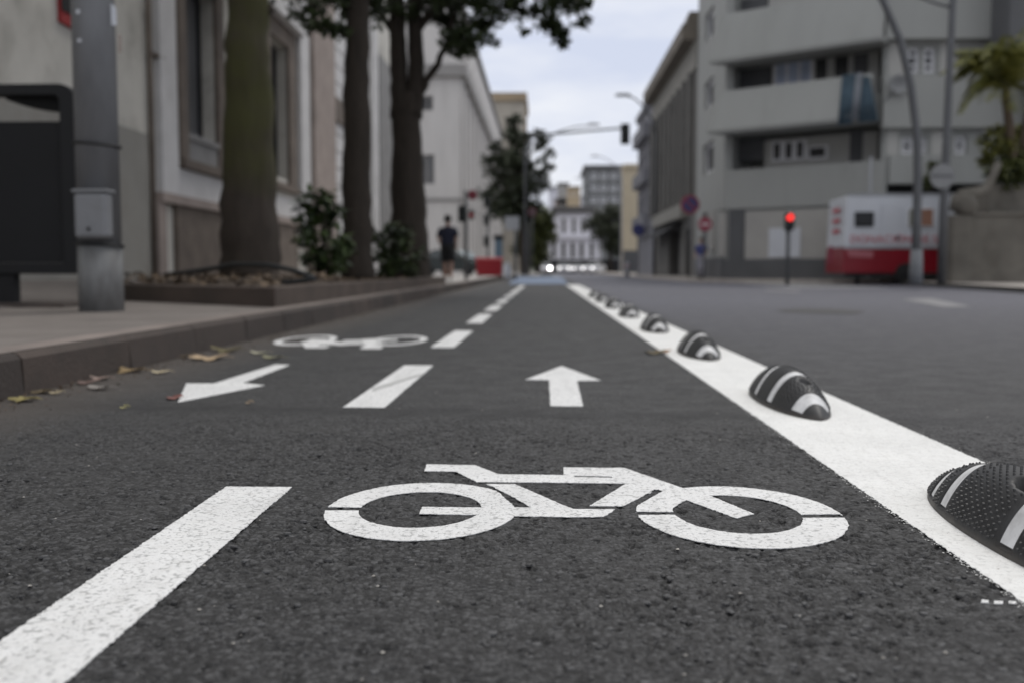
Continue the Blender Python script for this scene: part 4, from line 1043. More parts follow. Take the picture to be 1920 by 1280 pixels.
balcony(z_b1b, z_b1t, .2, FM.len + .1, .9, .62); balcony(z_b2b, z_b2t, .2, FM.len - .3, .95, .6)
mb = MB(); FM.box(mb, .1, FM.len + .05, z_b3b, z_b3t - .31, .0, .1); FR.box(mb, .15, 20, FR.at(1700, 345)[1], FR.at(1700, 293)[1], 0, .12); mb.build('floor_band', m_wallC, root)
mb = MB(); FR.box(mb, -.2, 20, FR.at(1720, 242)[1], FR.at(1720, 146)[1], 0, .35); mb.build('balcony', m_wallC, root); mb = MB(); FR.box(mb, -.2, 20, FR.at(1720, 78)[1], FR.at(1720, -40)[1], 0, .45); mb.build('balcony', m_wallC, root)
r = FR.rect(1642, 245, 1860, 292); r2 = FR.rect(1642, 80, 1696, 145)
for a0, a1, z0, z1 in ((max(.05, r[0]), rw[2][0] - .12, r[2], r[3]), (rw[3][1] + .12, rw[4][0] - .15, r[2], r[3]), (max(.05, r2[0]), r2[1], r2[2], r2[3]), (rw[1][1] + .12, rw[1][1] + .7, r2[2], r2[3])):
    mb = MB(); FR.box(mb, a0, a1, z0, z1, 0, .03); mb.build('pale_wall_panel', m_wallC_pale, root)
# ground floor of the corner
mb = MB(); zg = FM.at(1450, 396)[1]; FM.box(mb, FM.at(1398, 440)[0], FM.len + .02, FM.at(1450, 486)[1], zg, 0, .05); mb.build('ground_floor_panel', m_wallC_light, root)
mb = MB(); FM.box(mb, .02, FM.len + .05, .1, FM.at(1450, 486)[1] - .003, 0, .09); FM.box(mb, FM.at(1368, 440)[0], FM.at(1396, 440)[0], FM.at(1450, 486)[1], zg + .1, 0, .08); FS.box(mb, .1, FS.len + .05, .1, FS.at(1335, 484)[1], 0, .08); FM.box(mb, .05, FM.at(1397, 400)[0], zg + .101, z_b3b - .003, .0, .05); mb.build('dark_base', m_wallC_dark, root)
mb = MB(); FS.box(mb, FS.at(1335, 440)[0], FS.at(1342, 440)[0], 1.3, 2.9, 0, .1); mb.build('pale_pier', m_wallC_light, root); mb = MB(); FM.box(mb, FM.at(1350, 440)[0], FM.at(1362, 440)[0], FM.at(1355, 480)[1], zg, 0, .1); mb.build('pale_pier', m_wallC_light, root)
mb = MB(); r = FM.rect(1443, 428, 1502, 483); FM.box(mb, *r, .05, .09); tag(mb.build('blank_poster', m_truckwhite), 'blank white panel on the ground floor wall behind the red signal', 'panel')
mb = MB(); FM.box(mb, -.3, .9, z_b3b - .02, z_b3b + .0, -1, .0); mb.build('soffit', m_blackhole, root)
# washing
def towel(x0, x1, y0, y1, mat, label, flare=0):
    c = FM.n * .98; mb = MB(); a_, b__, c_, d__ = FM.rect(x0, y0, x1, y1); n = 12; vs = []
    for j in range(2):
        for i in range(n + 1):
            t = i / n; uu_ = a_ + (b__ - a_) * t; z_ = d__ if j else c_
            dd = .72 if j else 1.06
            vs.append(FM.P(uu_ + (flare * t if not j else 0), z_, dd + .05 * math.sin(i * 1.9)))
    mb.add(vs, [(i, i + 1, n + 2 + i, n + 1 + i) for i in range(n)]); o = mb.build('hanging_cloth', mat, smooth=True)
    o.modifiers.new('thick', 'SOLIDIFY').thickness = .02
    tag(o, label, 'cloth', 'cloths hanging over the balcony')
towel(1592, 1618, 146, 240, m_towel_b, 'blue cloth hanging over the balcony edge, left of the white one'); towel(1617, 1630, 143, 232, m_towel_w, 'narrow white cloth between two blue ones on the balcony'); towel(1630, 1642, 150, 236, m_towel_b, 'blue cloth spreading at the bottom, right of the white one', .45)
q0 = FR.P(*FR.at(1675, 164), .45); mb = MB(); mb.lathe([(.02, 0), (.2, -.04), (.32, -.12), (.33, -.12), (.21, -.02), (.02, .03)], q0, 16, ax='y'); mb.tube([q0, q0 + Vector((-.4, .1, -.55))], .03, 6); tag(mb.build('satellite_dish', m_signgrey, smooth=True), 'grey satellite dish on a bracket beside the hanging cloths', 'satellite dish')

# colonnaded building
FD = Fac((7.0, 64.5), (7.0, 46.6)); root = thing('colonnaded_building', 'dark weathered stone building with tall piers and a heavy cornice', 'building', (10, 55, 0)); hD = 11.7
gaps = []; npier = 8; L_ = FD.len
for k in range(npier): gaps.append((.9 + k * (L_ - 1.6) / npier, .9 + k * (L_ - 1.6) / npier + 1.2, 3.9, 9.4))
doors = [(8.2, 12.5, .2, 2.6), (14.6, 16.6, .2, 2.5)]
mb = MB(); FD.wall(mb, 0, L_, 0, hD, gaps + doors, .5, back=14); mb.build('wall', m_wallD, root)
for w in gaps: FD.window(root, w, m_wallC_dark, m_glass, .1, (1, 3), .45)
for w in doors:
    mb = MB(); FD.box(mb, *w, -.48, -.44); mb.build('shop_opening', m_blackhole, root)
mb = MB(); FD.box(mb, -.2, L_, 11.0, hD, 0, .7); FD.box(mb, -.1, L_, 10.96, 10.99, 0, .4); mb.prism([FD.P(L_ - 3.2, hD, .5), FD.P(L_, hD, .5), FD.P(L_, hD + .55, .4), FD.P(L_ - 1.2, hD + .5, .4)], -FD.n * 3); mb.build('cornice', m_cornD, root)
mb = MB(); FD.box(mb, 0, L_, 9.7, 10.95, 0, .12); mb.build('frieze', m_friezeD, root)
mb = MB(); FD.box(mb, 4, L_ - 1.5, 3.0, 3.65, 0, .5); mb.build('canopy_band', m_friezeD, root)
for k in range(npier + 1):
    mb = MB(); u0 = .15 + k * (L_ - 1.6) / npier; FD.box(mb, u0, u0 + .6, 3.7, 9.65, 0, .28); mb.build('pier', m_wallD, root)
mb = MB(); mb.prism([FD.P(3, 2.95, .05), FD.P(13.5, 2.95, .05), FD.P(13.5, 2.3, 1.1), FD.P(3, 2.3, 1.1)], (0, 0, -.06)); mb.build('awning', m_dark, root)
FE = Fac((7.0, 75.5), (7.0, 64.6)); root = thing('violet_grey_building', 'plain violet grey building beyond the colonnade on the right', 'building', (10, 72, 0))
hE = FE.at(1213, 208)[1]; hs = [(1 + k * 3.1, 2.5 + k * 3.1, z, z + 1.5) for k in range(3) for z in (4, 7, 10) if z + 1.7 < hE]
mb = MB(); FE.wall(mb, 0, FE.len, 0, hE, hs, .3, back=12); mb.build('wall', m_wallE, root)
for w in hs: FE.window(root, w, m_winwhite, m_glass, .1, (2, 1))
mb = MB(); FE.box(mb, 0, FE.len, hE, hE + .4, -1, .2); mb.build('parapet', m_wallE, root)
for z in (3.3, 6.3, 9.3):
    mb = MB(); FE.box(mb, 1, 9, z, z + .9, 0.0, .5); mb.build('balcony', m_wallE, root)

# far end of the street
F1 = Fac((AY(1170, 400, 122).x, 122), (AY(1197, 400, 122).x + 8, 122)); root = thing('cream_building', 'cream end wall of a building farther along on the right', 'building', (12, 125, 0))
ht = F1.at(1183, 316)[1]; zl = F1.at(1183, 470)[1]
mb = MB(); F1.wall(mb, 0, F1.len, 0, ht, [], .3, back=4); mb.build('wall', m_cream, root)
mb = MB(); F1.box(mb, -.1, F1.len, .0, zl, 0, .1); mb.build('dark_base', m_wallC_dark, root)
mb = MB(); F1.box(mb, -.1, F1.len, ht, ht + .5, -4, .3); mb.build('roof_edge', m_cream, root)
F2 = Fac((AY(1099, 350, 200).x, 200), (AY(1200, 350, 200).x + 6, 200)); root = thing('modern_grey_block', 'grey concrete office block with rows of square windows at the street end', 'building', (15, 205, 0))
ht = F2.at(1150, 315)[1]; hs = [(.9 + k * 1.95, 2.2 + k * 1.95, ht - 2.2 - j * 2.35, ht - .9 - j * 2.35) for k in range(7) for j in range(4)]
mb = MB(); F2.wall(mb, 0, F2.len, 0, ht, hs, .4, back=20); mb.build('wall', m_modern, root)
for w in hs: F2.window(root, w, m_winwhite, m_winpale, .2, (1, 1), .36)
mb = MB(); F2.box(mb, -.5, F2.len, ht, ht + .5, -20, .5); mb.build('roof_slab', m_rooftile, root)
F3 = Fac((AY(1028, 450, 172).x, 172), (AY(1128, 450, 172).x, 172)); root = thing('white_street_end_building', 'white lavender building with tall grey windows facing up the street', 'building', (4, 175, 0))
zm = F3.at(1080, 447)[1]; zt3 = F3.at(1070, 400)[1]; ua, ub = F3.at(1041, 420)[0], F3.at(1110, 420)[0]
lowh = [F3.rect(x, 455, x + 7, 484) for x in (1035, 1053, 1070, 1087, 1106)]; uph = [F3.rect(x, 410, x + 6, 438) for x in (1054, 1073, 1090)]
mb = MB(); F3.wall(mb, 0, F3.len, 0, zm, lowh, .3, back=12); F3.wall(mb, ua, ub, zm + .01, zt3, uph, .3, back=11); mb.build('wall', m_lavwhite, root)
for w in lowh + uph: F3.window(root, w, m_grey_stone, m_glass, .1, (1, 2))
mb = MB(); F3.box(mb, ua - .6, ub + .6, zt3, zt3 + 1.1, -11, .6); mb.build('roof', m_rooftile, root)
mb = MB(); F3.box(mb, -1.5, F3.len + 3, .0, F3.at(1080, 487)[1], .02, .4); mb.build('dark_base', m_dark, root)
mb = MB(); F3.box(mb, ua, F3.len, zm - .05, zm + .35, .0, .7); mb.build('balcony', m_lavwhite, root)
for i, (x0_, x1_, y0_, y1_, m_, lab) in enumerate(((1028, 1048, 352, 400, m_lavwhite, 'white hillside house at the left of the hill group'), (1046, 1066, 345, 380, m_wallC_light, 'pale grey house high on the hill between two others'), (1064, 1088, 352, 372, m_yellow, 'small yellow hillside house beside the grey block'), (1062, 1098, 370, 402, m_lavwhite, 'white hillside house below the yellow one'), (1040, 1062, 375, 402, m_pink_stone, 'pinkish house low on the hill'))):
    Yh = 250 + 12 * (2 - i % 3); Fh = Fac((AY(x0_, 380, Yh).x, Yh), (AY(x1_, 380, Yh).x, Yh)); root = thing('hillside_house', lab, 'house', (Fh.p.x + Fh.len / 2, Yh, 10), 'houses on the far hillside')
    zb_, zt_ = Fh.at((x0_ + x1_) / 2, y1_ + 40)[1], Fh.at((x0_ + x1_) / 2, y0_)[1]
    hs = [(.5, 1.3, zt_ - 2.2, zt_ - 1), (Fh.len - 1.3, Fh.len - .5, zt_ - 2.2, zt_ - 1)]
    mb = MB(); Fh.wall(mb, 0, Fh.len, zb_, zt_, hs, .2, back=6); mb.build('wall', m_, root)
    for w in hs: Fh.window(root, w, m_winwhite, m_glass, .1)
    mb = MB(); Fh.box(mb, -.2, Fh.len + .2, zt_, zt_ + .3, -6.2, .3); mb.build('roof', m_tan if i == 2 else m_rooftile, root)

# ------------------------------------------------------------------ street trees farther off
def far_tree(name, label, Y, base, clumps, trunk_w, top, size, mat, seed, ground=.15, group='trees along the far street'):
    g = random.Random(seed); b = AY(*base, Y); root = thing(name, label, 'tree', (b.x, Y, ground), group); t = AY(*top, Y)
    st = [([(b.x, Y, ground - .1), ((b.x + t.x) / 2, Y, (ground + t.z) / 2), tuple(t)], [wpx(trunk_w, Y), wpx(trunk_w * .75, Y), wpx(trunk_w * .2, Y)])]
    lf = MB()
    for x, y, r, n in clumps:
        c = AY(x, y, Y + g.uniform(-1, 1) * wpx(r, Y)); lf.leaves(c, wpx(r * 1.05, Y), int(n * 1.9), size, rg=g)
        if g.random() < .6: k = g.uniform(.35, .8); st.append(([(b.x + (t.x - b.x) * k, Y, ground + (t.z - ground) * k), tuple(c)], [wpx(trunk_w * .35, Y), .02]))
    trunk_mesh(st, 8, seed).build('trunk', m_bark2, root, smooth=True); lf.build('crown', mat, root)
far_tree('street_tree', 'tall narrow street tree with open side branches in front of the tan block', 70, (984, 512),
         [(955, 300, 22, 120), (985, 345, 24, 140), (950, 365, 24, 140), (975, 410, 22, 120), (965, 255, 16, 80), (915, 300, 12, 40), (925, 320, 18, 80), (912, 365, 14, 60), (925, 395, 16, 60), (945, 400, 18, 80), (1022, 345, 12, 40), (1030, 312, 8, 20), (1012, 275, 9, 24), (990, 255, 10, 40), (965, 225, 14, 60), (960, 250, 18, 90), (975, 270, 20, 110), (1010, 252, 11, 40), (1020, 262, 9, 30), (930, 275, 14, 50), (945, 295, 20, 100), (970, 300, 24, 140), (1030, 287, 10, 30), (1015, 300, 9, 20), (990, 320, 22, 120), (1018, 325, 13, 50), (950, 330, 22, 110), (930, 345, 14, 50), (975, 350, 26, 150), (1005, 350, 18, 80), (940, 375, 20, 90), (970, 385, 26, 140), (1000, 385, 20, 100), (918, 380, 10, 30), (960, 405, 16, 60), (985, 405, 16, 60)], 9, (968, 230), .42, m_leafmid, 31)
far_tree('street_tree', 'round dark green tree behind the sign posts on the left', 95, (1008, 512),
         [(985, 440, 20, 110), (975, 465, 18, 90), (995, 490, 18, 110), (1015, 480, 16, 90), (1000, 460, 20, 120), (1015, 420, 20, 110), (1028, 445, 16, 90), (1010, 455, 20, 110), (990, 475, 18, 90), (1032, 405, 10, 40), (1005, 410, 16, 90), (1022, 405, 16, 90), (1030, 425, 13, 80), (1000, 435, 18, 110), (1022, 440, 14, 90), (995, 460, 16, 90), (985, 440, 14, 60), (1010, 468, 14, 70), (980, 470, 14, 70), (1000, 490, 12, 50)], 6, (1008, 420), .5, m_leafhedge, 32)
far_tree('street_tree', 'dark spreading tree in front of the grey office block', 140, (1145, 508),
         [(1150, 402, 20, 120), (1125, 412, 18, 100), (1160, 430, 18, 110), (1135, 432, 20, 120), (1155, 455, 18, 100), (1125, 400, 14, 60), (1145, 392, 16, 70), (1162, 400, 14, 60), (1110, 415, 14, 70), (1130, 420, 18, 100), (1155, 420, 16, 90), (1100, 425, 9, 30), (1120, 438, 16, 80), (1145, 445, 18, 90), (1163, 440, 12, 60), (1150, 470, 14, 60), (1135, 462, 14, 60), (1162, 470, 12, 50)], 4, (1142, 410), .6, m_leafmid, 33)
far_tree('street_tree', 'small rounded tree between the white building and the big dark tree', 150, (1062, 508), [(1042, 445, 5, 10), (1012, 350, 5, 8)], 2, (1050, 470), .5, m_leafhedge, 34) if False else None

# ------------------------------------------------------------------ vehicles
def wheel(root, x, y, r, w, name='wheel'):
    t = MB().lathe([(r * .62, -w / 2), (r * .94, -w / 2), (r, -w * .3), (r, w * .3), (r * .94, w / 2), (r * .62, w / 2)], (x, y, r), 22, ax='x').build(name, m_tyre, root)
    MB().lathe([(r * .18, -w * .46), (r * .6, -w * .44), (r * .62, 0), (r * .6, w * .44), (r * .18, w * .46)], (x, y, r), 16, ax='x').build('rim', m_rim, t)
def make_car(label, paint, glass, lit=(False, False), group='cars far down the street', off=None):
    """car facing -Y, origin under its centre"""
    root = thing('parked_car', label, 'car', (0, 0, 0), group)
    prof = [(-2.0, .28), (-2.03, .55), (-1.95, .72), (-1.1, .90), (1.75, .98), (2.0, .9), (2.03, .5), (1.95, .28)]
    def loft(prof, hw, hw2=None):
        mb = MB(); n = len(prof); rows = []
        for x, k in ((-hw, .94), (-hw * .94, 1), (hw * .94, 1), (hw, .94)):
            rows.append([(x, y * k, z) for y, z in prof])
        vs = [p for r in rows for p in r]; fs = []
        for i in range(3): fs += [(i * n + j, i * n + (j + 1) % n, (i + 1) * n + (j + 1) % n, (i + 1) * n + j) for j in range(n)]
        fs += [tuple(range(n))[::-1], tuple(range(3 * n, 4 * n))]; mb.add(vs, fs); return mb
    loft(prof, .88).build('body', paint, root, bevel=.03)
    cab = [(-1.05, .9), (-.35, 1.42), (1.1, 1.46), (1.75, .98)]
    mb = MB(); n = 4; hw = [.80, .62, .62, .78]
    mb.add([(-h, y, z) for (y, z), h in zip(cab, hw)] + [(h, y, z) for (y, z), h in zip(cab, hw)], [(0, 1, 2, 3), (7, 6, 5, 4), (0, 4, 5, 1), (1, 5, 6, 2), (2, 6, 7, 3)]); mb.build('roof', paint, root, bevel=.04)
    mb = MB(); mb.add([(-.74, -1.02, .95), (.74, -1.02, .95), (.58, -.40, 1.39), (-.58, -.40, 1.39)], [(0, 1, 2, 3)]); mb.v = [p + Vector((0, -.02, .022)) for p in mb.v]; mb.build('windscreen', glass, root)
    mb = MB(); mb.add([(.72, 1.74, 1.03), (-.72, 1.74, 1.03), (-.57, 1.16, 1.42), (.57, 1.16, 1.42)], [(0, 1, 2, 3)]); mb.v = [p + Vector((0, .03, .02)) for p in mb.v]; mb.build('rear_window', m_carglass, root)
    for s in (-1, 1):
        mb = MB(); mb.add([(s * .80, -.86, .98), (s * .645, -.3, 1.37), (s * .645, 1.05, 1.40), (s * .79, 1.5, 1.03)], [(0, 1, 2, 3) if s < 0 else (3, 2, 1, 0)]); mb.v = [p + Vector((s * .02, 0, 0)) for p in mb.v]; mb.build('side_window', m_carglass, root)
        MB().lathe([(.02, -.03), (.12, -.02), (.13, .02), (.06, .05)], (s * .62, -2.0, .66), 14, sx=1.2, sy=.8, ax='y').build('headlight', m_headlamp if lit[(s + 1) // 2] else (off or m_metalpale), root)
        MB().box(s * .9 - .06, s * .9 + .1 * s + .06 * 0 if False else s * .9 + .06, -.78, -.64, .92, 1.05).build('mirror', paint, root, bevel=.02)
        for y in (-1.28, 1.25): wheel(root, s * .80, y, .31, .2)
    MB().box(-.5, .5, -2.06, -2.0, .40, .54).build('grille', m_black, root)
    MB().box(-.26, .26, -2.075, -2.062, .43, .53).build('number_plate', m_signwhite, root)
    return root
c = make_car('white car with one bright headlight lit, leftmost of the distant cars', m_carwhite, m_carglass, (False, True)); p = AY(1022, 512, 128); c.location = (p.x, 128, 0)
def car_copy(src, label, px, Y, rz=0):
    o = copy_tree(src); o.location = (AY(px, 510, Y).x, Y, 0); o.rotation_euler.z = rz; o['label'] = label; return o
c2 = make_car('white car with faint lamps, second of the distant cars', m_carwhite, m_carglass, off=m_headlampdim); c2.location = (AY(1057, 510, 132).x, 132, 0)
c3 = car_copy(c2, 'white car behind the gap, third of the distant cars', 1083, 140)
c4 = car_copy(c2, 'white car turned slightly, rightmost of the distant cars', 1113, 122, R(-24))
cd_ = make_car('dark green car crossing the side street behind the pedestrian', m_cardark, m_carglasspale, group='cars in the side street'); cd_.location = (-4.9, 56, .166); cd_.rotation_euler.z = R(62)

# blood donation trailer
Yt = 33.0; q = lambda x, y, Y=Yt: AY(x, y, Y)
x0t, x1t = q(1583, 450).x, q(1583, 450).x + 6.6; zt_, zr, zb_ = q(1650, 367).z, q(1650, 465).z, q(1650, 513).z
root = thing('blood_donation_trailer', 'white and red mobile blood donation unit parked behind the lamp posts', 'trailer', (x0t + 3, Yt + 1.1, .0))
rear = q(1550, 450, Yt + 2.3).x
def body(z0, z1, grow=0, tb=0):
    mb = MB(); g_ = grow
    mb.hexa([(x0t - g_, Yt - g_, z0), (x1t + g_, Yt - g_, z0), (x1t + g_, Yt + 2.3 + g_, z0), (rear - g_, Yt + 2.3 + g_, z0), (x0t + tb, Yt + tb, z1), (x1t - tb, Yt + tb, z1), (x1t - tb, Yt + 2.3, z1), (rear + tb, Yt + 2.3, z1)]); return mb
body(zr + .002, zt_, 0, .06).build('upper_body', m_truckwhite, root, bevel=.06)
body(zb_, zr - .002, .02, 0).build('lower_body', m_truckred, root, bevel=.04)
for r, m_, nm in (((1603, 398, 1638, 425), m_glass, 'window'), ((1702, 391, 1750, 426), m_winwhite, 'window')):
    a0, a1 = q(r[0], 410).x, q(r[2], 410).x; z0_, z1_ = q(1640, r[3]).z, q(1640, r[1]).z
    w = MB().box(a0, a1, Yt - .03, Yt + .05, z0_, z1_).build('window', m_dark if m_ is m_glass else m_winwhite, root)
    if m_ is m_glass: MB().box(a0 + .06, a1 - .06, Yt - .04, Yt - .032, z0_ + .05, z1_ - .05).build('pane', m_glass, w)
    else:
        mid = q(1726, 410).x
        MB().box(a0 + .03, mid - .01, Yt - .04, Yt - .032, z0_ + .03, z1_ - .03).build('curtain', m_curtain_g, w); MB().box(mid + .01, a1 - .03, Yt - .04, Yt - .032, z0_ + .03, z1_ - .03).build('curtain', m_curtain_o, w)
def text(s, loc, size, mat, root, rx=90, rz=0, name='lettering'):
    cu = bpy.data.curves.new(name, 'FONT'); cu.body = s; cu.size = size; cu.extrude = .006; cu.offset = .0
    o = bpy.data.objects.new(name, cu); COL.objects.link(o); cu.materials.append(mat); o.parent = root
    bpy.context.view_layer.update()
    me = bpy.data.meshes.new_from_object(o.evaluated_get(bpy.context.evaluated_depsgraph_get())); bpy.data.objects.remove(o)
    o = bpy.data.objects.new(name, me); COL.objects.link(o); o.parent = root
    if not me.materials: me.materials.append(mat)
    o.location = Vector(loc) - ORG[root.name]; o.rotation_euler = (R(rx), 0, R(rz)); return o
t0 = q(1593, 456)
text('DONACIÓN DE SANGRE', (t0.x, Yt - .034, t0.z), .36, m_letterred, root)
a0 = q(1592, 482); MB().add([(a0.x, Yt - .024, a0.z), (a0.x + .75, Yt - .024, a0.z - .03), (a0.x + .78, Yt - .024, a0.z + .18), (a0.x - .1, Yt - .024, a0.z + .24)], [(0, 1, 2, 3)]).build('pale_plate', M('pale_red_plate', (.38, .12, .14), .6, .2), root)
mb = MB()
for z_ in (1.7, 2.05, 2.4):
    mb.add([(rear + (x0t - rear) * f - .012 - .01, Yt + 2.3 * (1 - f) - .01, z) for f, z in ((.35, z_), (.75, z_), (.75, z_ + .16), (.35, z_ + .16))], [(0, 1, 2, 3)])
mb.build('end_marking', m_letterred, root)
wx = q(1698, 500).x
for x_ in (wx, wx + 2.4):
    tw = MB().lathe([(.22, -.12), (.34, -.12), (.36, -.07), (.36, .07), (.34, .12), (.22, .12)], (x_, Yt + .07, .36), 22, ax='y').build('wheel', m_tyre, root)
    MB().lathe([(.06, -.13), (.215, -.11), (.22, .1), (.06, .1)], (x_, Yt + .06, .36), 16, ax='y').build('rim', m_dark, tw)
dm = MB().box(q(1652, 450).x, q(1686, 450).x, Yt - .022, Yt - .003, zr + .06, zt_ - .25).build('door', m_truckwhite, root, bevel=.008)
MB().box(q(1680, 450).x, q(1684, 450).x, Yt - .05, Yt - .023, 1.45, 1.6).build('handle', m_dark, dm)
MB().box(x0t - .01, x1t + .02, Yt - .03, Yt + .0, zr - .03, zr + .025).build('trim_strip', m_metalpale, root)
MB().box(x0t + .1, x1t - .1, Yt + .05, Yt + .12, zt_ + .0, zt_ + .07).build('roof_rail', m_metalpale, root)
MB().box(x0t + .1, x1t, Yt - .02, Yt + .1, zb_ - .12, zb_ - .002).build('skirt', m_dark, root)
for x_ in (x0t + .5, x1t - .6): MB().box(x_, x_ + .12, Yt + .3, Yt + .42, .0, zb_ + .02).build('support_leg', m_dark, root)
MB().box(rear - .06, rear - .0, Yt + 1.5, Yt + 1.9, .7, 1.3).build('rear_light', m_signred, root, bevel=.02)

# ------------------------------------------------------------------ posts and signals on the right
def post_path(pts, Y): return [tuple(AY(x, y, Y)) for x, y in pts]
def lamp_post(label, pts, rad, Y, gz, mat, base=None, head=None, group='street lamps', sign=None):
    p = post_path(pts, Y); root = thing('street_lamp', label, 'street lamp', (p[0][0], Y, gz), group)
    p[0] = (p[0][0], Y, gz); MB().tube(p, rad, 12).build('pole', mat, root, smooth=True)
    if base:
        b = AY(*base, Y); MB().lathe([(rad[0] * 1.35, gz), (rad[0] * 1.3, gz + .3), (rad[0] * 1.12, b.z)], (p[0][0], Y, 0), 16).build('base_sleeve', m_sleeve, root, smooth=True)
    if head:
        h = AY(*head, Y); d = (Vector(p[-1]) - h); d.y = 0
        mb = MB(); dx = 1 if d.x < 0 else -1
        mb.hexa([(h.x - .38, Y - .14, h.z - .05), (h.x + .38, Y - .14, h.z - .05), (h.x + .38, Y + .14, h.z - .05), (h.x - .38, Y + .14, h.z - .05), (h.x - .28, Y - .08, h.z + .09), (h.x + .28, Y - .08, h.z + .09), (h.x + .28, Y + .08, h.z + .09), (h.x - .28, Y + .08, h.z + .09)])
        lh = mb.build('lamp_head', mat, root, bevel=.03); MB().box(h.x - .28, h.x + .22, Y - .1, Y + .1, h.z - .075, h.z - .052).build('diffuser', m_winwhite, lh)
    return root
lamp_post('tall grey lamp post curving over to the left in front of the trailer', [(1717, 530), (1719, 420), (1721, 330), (1719, 250), (1708, 160), (1688, 75), (1655, 0), (1600, -80), (1500, -150)], [.125, .115, .105, .1, .1, .095, .085, .07, .05], 25.8, .124, m_metalgrey, (1717, 468), (1480, -152))
st = lamp_post('straight grey lamp post beside the stone wall, carrying a round sign', [(1766, 524), (1770, 380), (1776, 240), (1782, 100), (1788, -30), (1790, -200)], [.13, .12, .11, .1, .095, .08], 28.6, .124, m_metalgrey)
pp = post_path([(1789, 15), (1760, 8), (1720, -6), (1660, -40)], 28.6); MB().tube(pp, [.05, .045, .04, .035], 8).build('side_arm', m_metalgrey, st, smooth=True)
c = AY(1767, 331, 28.4); root = thing('round_sign', 'back of a round grey sign fixed to the straight lamp post', 'sign', tuple(c))
MB().lathe([(.345, -.012), (.35, 0), (.345, .012)], tuple(c), 28, ax='y').build('disc', m_signgrey, root); MB().box(c.x - .3, c.x + .3, 28.37, 28.385, c.z - .02, c.z + .04).build('bracket', m_metalgrey, root)
# thin white pole behind the trailer
a0, a1 = AY(1643, 365, 34.9), AY(1646, 290, 34.9)
tag(MB().tube([(a0.x, 35.55, .13), (a0.x, 35.55, a1.z)], .05, 8).build('thin_pole', m_metalpale), 'thin pale pole rising behind the trailer roof', 'pole')

def signal_head(root, c, w, h, d, lenses, face=-1, name='signal_head'):
    hd = MB().box(c[0] - w / 2, c[0] + w / 2, c[1] - d / 2, c[1] + d / 2, c[2] - h / 2, c[2] + h / 2).build(name, m_signal, root, bevel=.03)
    n = len(lenses)
    for i, m_ in enumerate(lenses):
        z = c[2] + h / 2 - h * (i + .5) / n; r = min(w, h / n) * .4
        MB().lathe([(r, -.015), (r * .9, -.03), (r * .3, -.045)] if face < 0 else [(r, .015), (r * .9, .03), (r * .3, .045)], (c[0], c[1] + face * d / 2, z), 18, ax='y').build('lens', m_, hd)
        mb = MB(); k = 9; vs = []
        for dd in (0, .18):
            for j in range(k): t = R(10 + 160 * j / (k - 1)); vs.append((c[0] + r * 1.08 * math.cos(t), c[1] + face * (d / 2 + dd), z + r * 1.08 * math.sin(t)))
        mb.add(vs, [(j, j + 1, k + j + 1, k + j) for j in range(k - 1)]); v = mb.build('visor', m_signal, hd); v.modifiers.new('thick', 'SOLIDIFY').thickness = .012
    return hd
Ys = 32.2; c = AY(1481, 411, Ys); root = thing('traffic_light', 'traffic light on a thin black post showing red, at the right corner', 'traffic light', (c.x, Ys, .0))
MB().tube([(c.x - .03, Ys + .05, .0), (c.x - .03, Ys + .05, c.z - .2)], .07, 10).build('post', m_poledark, root, smooth=True)
signal_head(root, (c.x - .02, Ys, c.z - .14), .34, .80, .22, [m_redlamp, m_glass, m_glass]) if False else signal_head(root, (c.x - .02, Ys, c.z - .09), .29, .56, .2, [m_redlamp, m_glass])
# mast arm signal
Ym = 67.8; hd = AY(1172, 252, Ym); tip = AY(1176, 240, Ym); lf_ = AY(1030, 252, Ym); bs = AY(985, 510, Ym)
root = thing('mast_arm_signal', 'traffic light hanging from a long arm over the street, seen against the sky', 'traffic light', (bs.x, Ym, .166))
MB().tube([(bs.x, Ym, .16), (bs.x, Ym, 8.6), (bs.x + .4, Ym, 9.45), (lf_.x, Ym, lf_.z), tuple(tip)], [.10, .09, .09, .085, .07], 10).build('mast', m_metalgrey, root, smooth=True)
signal_head(root, (hd.x, Ym - .05, hd.z), .6, 1.37, .25, [m_glass, m_glass, m_glass])
# pedestrian signals left
Yp = 32.0; bs = AY(874, 515, Yp); root = thing('pedestrian_signal', 'grey pedestrian signal post with a dim red light beside the walking person', 'traffic light', (bs.x, Yp, .166), 'pedestrian signals')
MB().tube([(bs.x, Yp, .166), (bs.x, Yp, AY(874, 358, Yp).z)], .06, 10).build('post', m_metalgrey, root, smooth=True)
c = AY(869, 402, Yp); signal_head(root, (c.x - .02, Yp - .2, c.z), .26, .52, .2, [m_glass, m_glass]); c = AY(881, 404, Yp); signal_head(root, (c.x + .06, Yp - .15, c.z), .16, .3, .14, [m_reddull])
Yp = 58.0; bs = AY(915, 515, Yp); root = thing('pedestrian_signal', 'farther signal post with two dark heads near the red container', 'traffic light', (bs.x, Yp, .166), 'pedestrian signals')
MB().tube([(bs.x, Yp, .166), (bs.x, Yp, AY(915, 370, Yp).z)], .07, 10).build('post', m_poledark, root, smooth=True)
for y_ in (378, 413, 453): c = AY(913, y_, Yp); signal_head(root, (c.x, Yp - .2, c.z), .34, .6, .2, [m_glass, m_glass])
